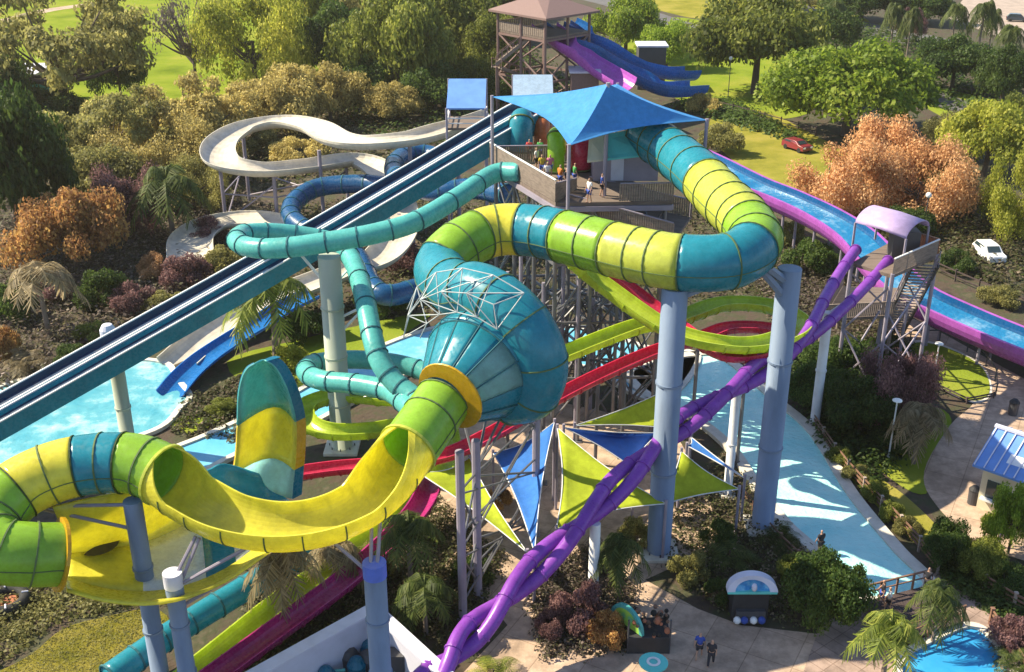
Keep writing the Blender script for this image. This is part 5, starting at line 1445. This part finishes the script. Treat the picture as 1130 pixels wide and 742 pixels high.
# --- ground cover nobody could count
def cover(name, px, n, leaf, size, hmax, seed, clump=9):
    rg = np.random.default_rng(seed); ps = [P(x, y, 0) for x, y in px]
    xs = [p.x for p in ps]; ys = [p.y for p in ps]; poly = [(p.x, p.y) for p in ps]
    def inside(x, y):
        c = False; j = len(poly) - 1
        for i in range(len(poly)):
            if (poly[i][1] > y) != (poly[j][1] > y) and x < (poly[j][0] - poly[i][0]) * (y - poly[i][1]) / (poly[j][1] - poly[i][1] + 1e-9) + poly[i][0]: c = not c
            j = i
        return c
    cs = []
    while len(cs) < n:
        x, y = rg.uniform(min(xs), max(xs)), rg.uniform(min(ys), max(ys))
        if inside(x, y): cs.append((x, y))
    pt, nn = [], []
    for x, y in cs:
        h = hmax * rg.uniform(.15, 1) ** 1.6; k = clump
        d = rg.normal(size=(k, 3)); d[:, 2] = np.abs(d[:, 2]); d /= np.linalg.norm(d, axis=1)[:, None]
        pt.append(np.array([x, y, .03]) + d * np.array([h * .9, h * .9, h])); nn.append(d + np.array([0, 0, .4]))
    p = np.concatenate(pt); q = np.concatenate(nn); q /= np.linalg.norm(q, axis=1)[:, None]
    v = leafquads(p, q, size, rg); me = fastmesh(name, v, np.arange(len(v)).reshape(-1, 4), [L[leaf]])
    o = bpy.data.objects.new(name, me); COL.objects.link(o); o['kind'] = 'stuff'; return o
cover('undergrowth', [(-60, 250), (230, 205), (330, 240), (320, 290), (60, 420), (-120, 470)], 3910, 'scrub', 0.186, 1.7, 1)
cover('undergrowth', [(0, 140), (280, 120), (420, 120), (520, 150), (470, 165), (330, 210), (150, 230), (-80, 240)], 2550, 'litter', 0.236, 1.9, 2)
cover('undergrowth', [(340, 110), (400, 40), (560, 40), (640, 100), (560, 160), (420, 160)], 1870, 'dark', 0.279, 2.2, 3)
cover('undergrowth', [(330, 230), (560, 190), (780, 230), (900, 270), (870, 330), (700, 345), (440, 350), (290, 380)], 3910, 'litter', 0.161, 1.3, 4)
cover('undergrowth', [(860, 390), (990, 370), (1030, 420), (1000, 500), (960, 545), (905, 490)], 2550, 'dark', 0.149, 1.3, 5)
cover('undergrowth', [(740, 560), (800, 500), (870, 590), (900, 620), (940, 660), (900, 695), (780, 670), (735, 625)], 1300, 'litter', 0.099, .9, 6)
cover('undergrowth', [(580, 640), (660, 600), (700, 650), (690, 720), (600, 730)], 1530, 'scrub', 0.093, .8, 7)
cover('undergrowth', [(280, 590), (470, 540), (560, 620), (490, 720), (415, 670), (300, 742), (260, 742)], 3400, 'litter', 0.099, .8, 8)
cover('undergrowth', [(1030, 600), (1130, 640), (1130, 700), (1080, 668), (1040, 640)], 1190, 'dark', 0.099, .9, 10)
cover('undergrowth', [(780, 5), (1130, 60), (1130, 130), (1020, 120), (870, 62)], 1870, 'dark', 0.341, 2.0, 11)
cover('undergrowth', [(880, 200), (1060, 190), (1130, 250), (1130, 330), (1030, 290), (900, 240)], 2550, 'litter', 0.211, 1.2, 12)
cover('undergrowth', [(820, 300), (900, 270), (990, 370), (880, 400)], 1530, 'scrub', 0.149, 1.2, 13)
cover('undergrowth', [(200, 445), (300, 400), (330, 420), (260, 490), (190, 480)], 850, 'litter', 0.124, .6, 14)
cover('undergrowth', [(740, 118), (900, 165), (880, 150), (800, 110)], 714, 'dark', 0.248, 1.6, 15)
cover('undergrowth', [(1090, 700), (1180, 720), (1180, 800), (1125, 800), (1105, 735)], 1020, 'scrub', 0.087, .9, 16)
cover('grass', [(-40, 770), (32, 724), (70, 694), (120, 680), (170, 672), (188, 694), (155, 742), (110, 810), (-80, 880)], 9000, 'olive', .035, .12, 17, clump=4)
cover('undergrowth', [(-60, 640), (120, 640), (180, 665), (60, 690), (20, 724), (-50, 765)], 1100, 'olive', .10, .8, 18)
# ------------------------------------------------------------------ lamps
def lamp(label, px, py, h, m, kind='globe', group=None):
    p = P(px, py, 0); root = thing('street_lamp', label, 'street lamp', p, group)
    MB().bar(p, p + Vector((0, 0, h)), .07, 8, r2=.05).build('pole', m, root)
    MB().lathe([(.16, 0), (.16, .3), (.07, .45)], p, 10).build('base', m, root)
    if kind == 'globe':
        MB().sphere(p + Vector((0, 0, h + .28)), .32, 12).build('globe', M['lamp'], root, smooth=True)
        MB().lathe([(.12, h - .05), (.16, h + .02)], p, 10).build('collar', m, root)
    else:
        MB().lathe([(.05, h - .1), (.34, h + .03), (.32, h + .09), (.14, h + .17), (.01, h + .18)], p, 14).build('lamp_shade', M['lamp'], root, smooth=True)
lamp('white street lamp with disc shade beside the dry palm on the river bank', 980, 508, 4.6, M['steel_lt'], 'disc')
lamp('street lamp with disc shade in front of the bright little tree by the kiosk', 1101, 604, 3.0, M['steel_mauve'], 'disc')
lamp('globe street lamp on the lawn beside the large crowned tree', 803, 112, 6.5, M['steel_dk'])
lamp('globe street lamp under the orange tree nearer the landing roof', 974, 240, 3.6, M['steel_dk'])
lamp('globe street lamp behind the landing, farther from the orange tree centre', 1018, 260, 4.2, M['steel_dk'])
lamp('globe street lamp at the raft flume edge beside the landing roof', 921, 246, 2.6, M['steel_dk'])
lamp('short white lamp post at the edge of the oval lawn', 1030, 418, 3.0, M['steel_lt'], 'disc')

# ------------------------------------------------------------------ fences
def post_fence(label, pts, m, h=1.1, gap=2.0, rails=(.45, .95), pw=.16, world=False, cap=None, paling_gap=None):
    c = smooth([P(x, y, 0) for x, y in pts], 8); ln = [0]
    for a, b in zip(c, c[1:]): ln.append(ln[-1] + (b - a).length)
    def at(d):
        for i in range(len(c) - 1):
            if ln[i + 1] >= d: return c[i].lerp(c[i + 1], (d - ln[i]) / max(1e-6, ln[i + 1] - ln[i]))
        return c[-1]
    root = thing('fence', label, 'fence', base(c[len(c) // 2])); n = max(2, int(ln[-1] / gap))
    ps = [at(ln[-1] * i / n) for i in range(n + 1)]
    for p in ps:
        mb = MB().box(p + Vector((0, 0, h / 2)), (pw, pw, h)); mb.box(p + Vector((0, 0, h + .03)), (pw + .06, pw + .06, .06)); mb.build('fence_post', cap or m, root)
    for z in rails:
        rb = MB()
        for a, b in zip(ps, ps[1:]): rb.beam(V(a, z), V(b, z), .05, .12)
        rb.build('fence_rail', m, root)
    if paling_gap:
        pb = MB(); k = int(ln[-1] / paling_gap)
        for i in range(k): p = at(ln[-1] * (i + .5) / k); pb.box(p + Vector((0, 0, h * .45)), (.05, .05, h * .8))
        pb.build('fence_picket', m, root)
post_fence('brown post and rail fence following the outer edge of the pale river', [(896, 470), (925, 512), (960, 552), (1000, 594), (1034, 634)], M['wood'], 1.1, 2.2, (.4, .7, 1.0), .13, cap=M['dirt'])
post_fence('brown fence with pale posts along the bridge walk to the picture edge', [(1062, 628), (1085, 652), (1110, 668), (1150, 690), (1200, 712)], M['wood'], 1.1, 2.0, (.4, .7, 1.0), .15, cap=M['dirt'])
post_fence('brown fence beside the blue pool below the bridge walk', [(1092, 690), (1112, 718), (1132, 752)], M['wood'], 1.1, 2.0, (.4, .75, 1.0), .16)
post_fence('thin dark post fence around the far side of the oval lawn', [(1004, 377), (1024, 374), (1050, 381), (1078, 396), (1096, 416), (1098, 438)], M['steel_dk'], 1.1, 2.6, (1.0,), .09)
post_fence('low dark kerb rail round the near side of the oval lawn', [(1002, 398), (1022, 420), (1050, 440), (1078, 447), (1096, 440)], M['wood_dk'], .5, 2.4, (.25, .45), .1)
post_fence('brown timber screen fence under the raft flume along the walkway', [(1000, 348), (1040, 362), (1085, 384), (1130, 404), (1210, 440)], M['wood'], 1.7, 2.4, (.3, .8, 1.3), .14, paling_gap=.22)
post_fence('dark fence behind the raft flume near the white car', [(1030, 300), (1070, 318), (1130, 342), (1200, 370)], M['wood_dk'], 1.2, 2.6, (.5, 1.05), .12)
post_fence('dark boundary fence along the shaded hedge below the lawn lamp', [(752, 112), (800, 122), (850, 136), (900, 150)], M['wood_dk'], 1.3, 3.4, (.5, 1.1), .15)
post_fence('timber edging fence on the river bank beneath the bright green sail', [(818, 548), (850, 590), (880, 620)], M['wood'], .8, 1.6, (.35, .7), .12)

# ------------------------------------------------------------------ bridge
bg_ = thing('footbridge', 'dark plank footbridge between the river and the blue pool', 'bridge', base(P(985, 680, 0)))
b0, b1, b2, b3 = P(952, 664, .55), P(1024, 646, .55), P(1062, 686, .55), P(985, 712, .55)
n = 26; mb = MB()
for i in range(n):
    a, b = b0.lerp(b1, (i + .06) / n), b3.lerp(b2, (i + .06) / n); a2, b2_ = b0.lerp(b1, (i + .92) / n), b3.lerp(b2, (i + .92) / n)
    dz = Vector((0, 0, .12)); mb.add([a, a2, b2_, b, a - dz, a2 - dz, b2_ - dz, b - dz], [(0, 3, 2, 1), (4, 5, 6, 7), (0, 1, 5, 4), (1, 2, 6, 5), (2, 3, 7, 6), (3, 0, 4, 7)])
mb.build('plank_deck', M['wood_dk'], bg_)
for a, b in ((b0, b1), (b3, b2)):
    r_ = MB().beam(a + Vector((0, 0, 1.05)), b + Vector((0, 0, 1.05)), .1, .08); r_.beam(a + Vector((0, 0, .6)), b + Vector((0, 0, .6)), .06, .06)
    r_.build('handrail', M['wood'], bg_)
    for k in range(5): p = a.lerp(b, k / 4); MB().bar(p - Vector((0, 0, .5)), p + Vector((0, 0, 1.1)), .07, 6).build('bridge_post', M['wood'], bg_)

# ------------------------------------------------------------------ stalls on the plaza
def dome_stall():
    p = P(826, 684, 0); root = thing('domed_stall', 'dark vending stall topped by a blue and white arched signboard', 'stall', p)
    MB().box(p + Vector((0, .6, 1.0)), (2.0, 1.5, 1.9)).build('counter', M['dark'], root, bevel=.05)
    MB().box(p + Vector((0, -.25, .45)), (1.6, .3, .8)).build('goods_rack', M['steel_dk'], root)
    # arched canopy: thick half disc leaning back
    def arch(z0, r0, r1, y, th, m, nm, sq=.62):
        mb = MB(); rows = []
        for i in range(21):
            a = math.pi * i / 20; ca, sa = math.cos(a), math.sin(a)
            o_, n_ = Vector((ca * r0, y, z0 + sa * r0 * sq)), Vector((ca * r1, y, z0 + sa * r1 * sq))
            o_ = p + o_ + Vector((0, .35 * sa, 0)); n_ = p + n_ + Vector((0, .35 * sa, 0)); d = Vector((0, th, 0))
            rows.append([o_, n_, n_ + d, o_ + d])
        mb.grid(rows, closed=True); return mb.build(nm, m, root)
    arch(2.05, .95, 1.38, -.3, .5, M['lav_white'], 'arch_band')
    arch(2.05, .02, .95, -.18, .3, M['sign_blue'], 'sign_face')
    MB().beam(p + Vector((-1.35, -.05, 2.0)), p + Vector((1.35, -.05, 2.0)), .5, .14).build('sign_base', M['roof_teal'], root)
    MB().sphere(p + Vector((.05, -.34, 2.42)), .16, 10, sz=1.6).build('emblem', M['lav_white'], root, smooth=True)
    for s_ in (-.9, .9): MB().bar(p + Vector((s_, -.1, 0)), p + Vector((s_, -.1, 2.05)), .05, 8).build('stall_post', M['steel_dk'], root)
    for s_, m in ((-.75, 'white'), (-.35, 'cloth_blue'), (.15, 'white'), (.6, 'cloth_blue')): MB().sphere(p + Vector((s_, -.5, .35)), .22, 10).build('ball', M[m], root, smooth=True)
dome_stall()
def arch_stall():
    p = P(706, 716, 0); root = thing('arched_stall', 'stall with a green and blue arched signboard turned sideways and cluttered brown goods', 'stall', p)
    MB().box(p + Vector((.4, .4, .55)), (2.3, 1.7, 1.1)).build('counter', M['dark'], root, bevel=.05)
    for nm, r0, r1, m in (('arch_band', 1.0, 1.22, M['aqua']), ('sign_face', .02, 1.0, M['sign_green'])):
        rows = []
        for i in range(17):
            a = math.pi * i / 16; dx = Vector((.62, -.78, 0))
            q = [p + Vector((-.75, .5, 1.15)) + dx * (math.cos(a) * r) + Vector((0, 0, math.sin(a) * r * 1.0)) for r in (r0, r1)]
            d = Vector((.14, .11, 0)); rows.append([q[0], q[1], q[1] + d, q[0] + d])
        MB().grid(rows, closed=True).build(nm, m, root)
    rnd = random.Random(5); gb = [MB(), MB(), MB()]
    for k in range(40):
        q = p + Vector((rnd.uniform(-.5, 1.5), rnd.uniform(-.4, 1.2), 1.1 + rnd.uniform(0, .8)))
        MB().sphere(q, rnd.uniform(.08, .18), 8, sz=rnd.uniform(.7, 1.3)).build('goods_item', M[('rubber', 'terracotta', 'wood')[k % 3]], root)
    
    for s_ in (-.7, 1.5): MB().bar(p + Vector((s_, -.4, 0)), p + Vector((s_, -.4, 2.2)), .05, 8).build('stall_post', M['steel_dk'], root)
arch_stall()
tp = P(720, 748, 0); tr_ = thing('game_table', 'round teal topped table with a white ring at the bottom edge', 'table', tp)
MB().lathe([(.01, .95), (.75, .95), (.75, 1.02), (.01, 1.03)], tp, 20).build('table_top', M['roof_teal'], tr_)
MB().lathe([(.22, 1.035), (.36, 1.04), (.36, 1.06), (.22, 1.065)], tp, 20).build('ring', M['white'], tr_)
MB().lathe([(.35, 0), (.35, .06), (.07, .1), (.07, .95)], tp, 12).build('pedestal', M['steel_dk'], tr_)

# ------------------------------------------------------------------ cars
def car(label, px, py, rz, body_m, size=(1.9, 4.6, 1.75)):
    p = P(px, py, 0); root = thing('parked_car', label, 'car', p, rz=rz); ORI[root.name] = Vector()
    w_, l_, h_ = size; x = w_ / 2
    prof = [(-l_ / 2, .35), (-l_ / 2, .85), (-l_ / 2 + .1, 1.0), (-l_ * .28, 1.06), (-l_ * .12, h_ - .05), (l_ * .05, h_), (l_ * .36, h_ - .03), (l_ * .48, 1.1), (l_ / 2, .95), (l_ / 2, .35)]
    mb = MB(); n = len(prof); rows = []
    for s_, q in ((-x, .9), (-x, 1), (x, 1), (x, .9)):
        pass
    vs = []
    for s_ in (-1, 1):
        for a, b in prof: vs.append((s_ * (x - (.14 if b > 1.08 else 0)), a, b))
    mb.add(vs, [tuple(range(n))[::-1], tuple(range(n, 2 * n))] + [(i, (i + 1) % n, n + (i + 1) % n, n + i) for i in range(n)])
    o = mb.build('body', body_m, root, bevel=.06)
    for nm, a0, b0_, a1, b1_ in (('windscreen', -l_ * .27, 1.1, -l_ * .135, h_ - .1), ('rear_window', l_ * .475, 1.13, l_ * .37, h_ - .09)):
        t = Vector((0, b1_ - b0_, -(a1 - a0))).normalized() * .02
        if t.z < 0 and nm == 'windscreen': t = -t
        e = Vector((0, -.02 if nm == 'windscreen' else .02, .02))
        MB().add([Vector((-x + .24, a0, b0_)) + e, Vector((x - .24, a0, b0_)) + e, Vector((x - .28, a1, b1_)) + e, Vector((-x + .28, a1, b1_)) + e], [(0, 1, 2, 3)]).build(nm, M['glass'], root, solid=.02)
    for s_ in (-1, 1):
        MB().add([Vector((s_ * (x - .09), -l_ * .2, 1.12)), Vector((s_ * (x - .09), l_ * .42, 1.14)), Vector((s_ * (x - .12), l_ * .34, h_ - .12)), Vector((s_ * (x - .12), -l_ * .1, h_ - .12))], [(0, 1, 2, 3)]).build('side_window', M['glass'], root, solid=.04)
        for yy in (-l_ * .31, l_ * .31):
            wl = MB(); wl.lathe([(.01, -.11), (.3, -.11), (.36, -.08), (.36, .08), (.3, .11), (.01, .11)], (s_ * (x - .08), yy, .36), 16, axis=(1, 0, 0)); wl.build('wheel', M['rubber'], root)
        MB().box((s_ * (x - .28), -l_ / 2 - .02, .78), (.36, .06, .2)).build('headlight', M['lamp'], root)
        MB().box((s_ * (x - .2), l_ / 2 + .02, .85), (.2, .06, .3)).build('tail_light', M['taillight'], root)
car('white car parked in the shade under the yellow feathery tree', 1090, 286, R(4), M['car_white'], (1.8, 4.1, 1.65))
car('dark car on the parking ground at the top corner', 1122, 24, R(70), M['car_dark'])
car('maroon car parked on the grass beside the orange tree', 879, 166, R(30), mat('maroon_paint', (.22, .03, .04), .3, .1, coat=.5), (1.8, 4.2, 1.5))

# ------------------------------------------------------------------ people
def skin_obj(name, verts, edges, m, parent, root_i=0, sub=1):
    me = bpy.data.meshes.new(name); me.from_pydata([v[:3] for v in verts], edges, [])
    me.materials.append(m); o = bpy.data.objects.new(name, me); COL.objects.link(o); o.parent = parent
    sk = o.modifiers.new('skin', 'SKIN'); sk.use_smooth_shade = True
    for i, v in enumerate(verts):
        d = me.skin_vertices[0].data[i]; r = v[3] if isinstance(v[3], tuple) else (v[3], v[3]); d.radius = r; d.use_root = (i == root_i)
    ss_ = o.modifiers.new('sub', 'SUBSURF'); ss_.levels = sub; ss_.render_levels = sub
    return o
def person(label, loc, rz, shirt, shorts, stride=.22, arm=(.1, -.1), hair='hair', long_trousers=False, skirt=False, group=None, h=1.72):
    root = thing('person', label, 'person', loc, group, rz); s = h / 1.72; root.scale = (s, s, s)
    v = []; e = []
    def add(p, r, par=None):
        v.append((*p, r)); i = len(v) - 1
        if par is not None: e.append((par, i))
        return i
    pel = add((0, 0, .95), (.15, .11)); wa = add((0, .01, 1.1), (.13, .10), pel); ch = add((0, .01, 1.3), (.16, .11), wa); nb = add((0, .01, 1.44), (.07, .06), ch)
    nk = add((0, -.005, 1.51), .05, nb); hd = add((0, -.02, 1.60), (.075, .09), nk); tp_ = add((0, -.01, 1.69), (.06, .075), hd)
    legs = []
    for sx, st in ((-1, stride), (1, -stride)):
        hp_ = add((sx * .09, 0, .88), .085, pel); kn = add((sx * .10, -st * .55 - .02, .50), .058, hp_); an_ = add((sx * .10, -st + .06 * (st < 0), .09), .038, kn); to = add((sx * .11, -st - .15, .04), .032, an_); legs.append((hp_, kn, an_))
        sh = add((sx * .19, .01, 1.39), .055, ch); ay = arm[0] if sx < 0 else arm[1]
        el = add((sx * .25, -ay * .5 + .02, 1.12), .042, sh); wr = add((sx * .25, -ay - .06, .88), .028, el); pm = add((sx * .25, -ay - .075, .80), (.018, .036), wr)
        for k, (fx, fl) in enumerate(((-.027, .068), (-.009, .078), (.009, .074), (.026, .058))):
            f1 = add((sx * .25 + .004 * k, -ay - .075 + fx, .76), .0095, pm); f2 = add((sx * .245, -ay - .085 + fx, .76 - fl * .6), .0085, f1); add((sx * .235, -ay - .10 + fx, .76 - fl), .0075, f2)
        th1 = add((sx * .235, -ay - .125, .80), .010, pm); add((sx * .23, -ay - .14, .76), .0085, th1)
    skin_obj('body', v, e, M['skin'], root)
    # face
    MB().sphere((0, -.115, 1.585), .016, 8, sz=1.4).build('nose', M['skin'], root, smooth=True)
    for sx in (-1, 1):
        MB().sphere((sx * .03, -.102, 1.615), .011, 8).build('eye', M['dark'], root, smooth=True)
        MB().sphere((sx * .08, -.01, 1.60), .022, 8, sz=1.5).build('ear', M['skin'], root, smooth=True)
    MB().box((0, -.104, 1.55), (.045, .012, .010)).build('mouth', M['cloth_red'], root)
    hb = MB(); hb.sphere((0, .012, 1.66), .102, 14, sz=.9)
    hb.build('hair', M[hair], root, smooth=True)
    sv = []; se = []
    def sad(p, r, par=None):
        sv.append((*p, r)); i = len(sv) - 1
        if par is not None: se.append((par, i))
        return i
    a = sad((0, 0, .90), (.175, .135)); b = sad((0, .01, 1.1), (.16, .125), a); c_ = sad((0, .01, 1.3), (.185, .135), b); sad((0, .01, 1.43), (.10, .09), c_)
    for sx in (-1, 1):
        q = sad((sx * .19, .01, 1.39), .075, c_); ay = arm[0] if sx < 0 else arm[1]; sad((sx * .235, -ay * .4 + .02, 1.18), .062, q)
    skin_obj('shirt', sv, se, M[shirt], root)
    pv = [(0, 0, .95, (.17, .13))]; pe = []
    for sx, st in ((-1, stride), (1, -stride)):
        pv.append((sx * .09, 0, .86, .105)); i = len(pv) - 1; pe.append((0, i)); pv.append((sx * .10, -st * .5 - .02, .55, .085)); pe.append((i, i + 1))
        if long_trousers: pv.append((sx * .10, -st + .06 * (st < 0), .12, .06)); pe.append((i + 1, i + 2))
    skin_obj('trousers' if long_trousers else 'shorts', pv, pe, M[shorts], root)
    return root
person('person in a bright blue shirt walking across the plaza beside a companion in dark clothes', P(771, 727, 0), R(160), 'cloth_blue', 'cloth_dark', .24, (.15, -.15))
person('person in dark clothes walking next to the one in bright blue on the plaza', P(784, 735, 0), R(160), 'cloth_dark', 'cloth_dark', .2, (-.1, .12), long_trousers=True)
person('person in dark shirt wading at the river edge', P(904, 612, .05), R(200), 'cloth_dark', 'cloth_dark', .06, (.1, .1), h=1.75)
person('person in dark top crossing the footbridge, ahead of the one in white', P(972, 668, .55), R(250), 'cloth_dark', 'cloth_blue', .18, (.2, -.1))
person('person in a white shirt crossing the footbridge', P(979, 676, .55), R(250), 'cloth_white', 'cloth_dark', .18, (.1, -.2))
person('person in dark clothes standing at the outer end of the footbridge', P(1021, 654, .55), R(140), 'cloth_dark', 'cloth_dark', .05, (.05, .05), long_trousers=True)
for px, py, sh_, lab in ((584, 178, 'cloth_red', 'person in red waiting on the tower deck by the speed slide head'), (592, 188, 'cloth_white', 'person in white waiting behind the long guard fence on the deck'), (604, 205, 'cloth_white', 'person in white standing in the front corner of the tower deck'), (625, 212, 'cloth_dark', 'person in dark shirt under the canopy front mast'), (664, 218, 'cloth_blue', 'person in blue standing before the turquoise roofed hut')):
    person(lab, P(px, py, DZ + .02), R(py * 7 % 360), sh_, 'cloth_dark', .08, (.1, .05))

M['cloth_yellow'] = mat('yellow_cotton', (.6, .45, .05), .9, .1, 5); M['cloth_green'] = mat('green_cotton', (.06, .3, .08), .9, .1, 5); M['cloth_orange'] = mat('orange_cotton', (.6, .2, .04), .9, .1, 5); M['cloth_pink'] = mat('pink_cotton', (.6, .2, .3), .9, .1, 5)
for px, py, sh_, lab in ((598, 196, 'cloth_yellow', 'person in yellow among those waiting on the tower deck'), (607, 196, 'cloth_pink', 'person in pink beside the green tube hood on the deck'), (618, 208, 'cloth_orange', 'person in orange at the deck corner fence'),
                         (634, 206, 'cloth_green', 'person in green at the foot of the red tube hood'), (650, 224, 'cloth_white', 'person in white on the ramp side of the tower deck'), (596, 178, 'cloth_green', 'person in green behind the slide head queue')):
    person(lab, P(px, py, DZ + .02), R(py * 11 % 360), sh_, 'cloth_blue', .06, (.08, .04))
# raft lying at the picture edge
rp_ = P(8, 668, 0); rr_ = thing('round_raft', 'dark rimmed round raft with a reddish floor beside the grass at the picture edge', 'raft', rp_)
MB().lathe([(1.0 + .32 * math.cos(2 * math.pi * k / 12), .34 + .30 * math.sin(2 * math.pi * k / 12)) for k in range(13)], rp_, 24).build('rim', M['rubber'], rr_, smooth=True)
MB().lathe([(.01, .2), (.9, .22)], rp_, 24).build('floor', M['terracotta'], rr_)
for k in range(4):
    a_ = math.pi * k / 2 + .4; d_ = Vector((math.cos(a_), math.sin(a_), 0)); MB().bar(rp_ + d_ * .85 + Vector((0, 0, .66)), rp_ + d_ * 1.2 + Vector((0, 0, .62)), .05, 6).build('handle', M['lav_white'], rr_)
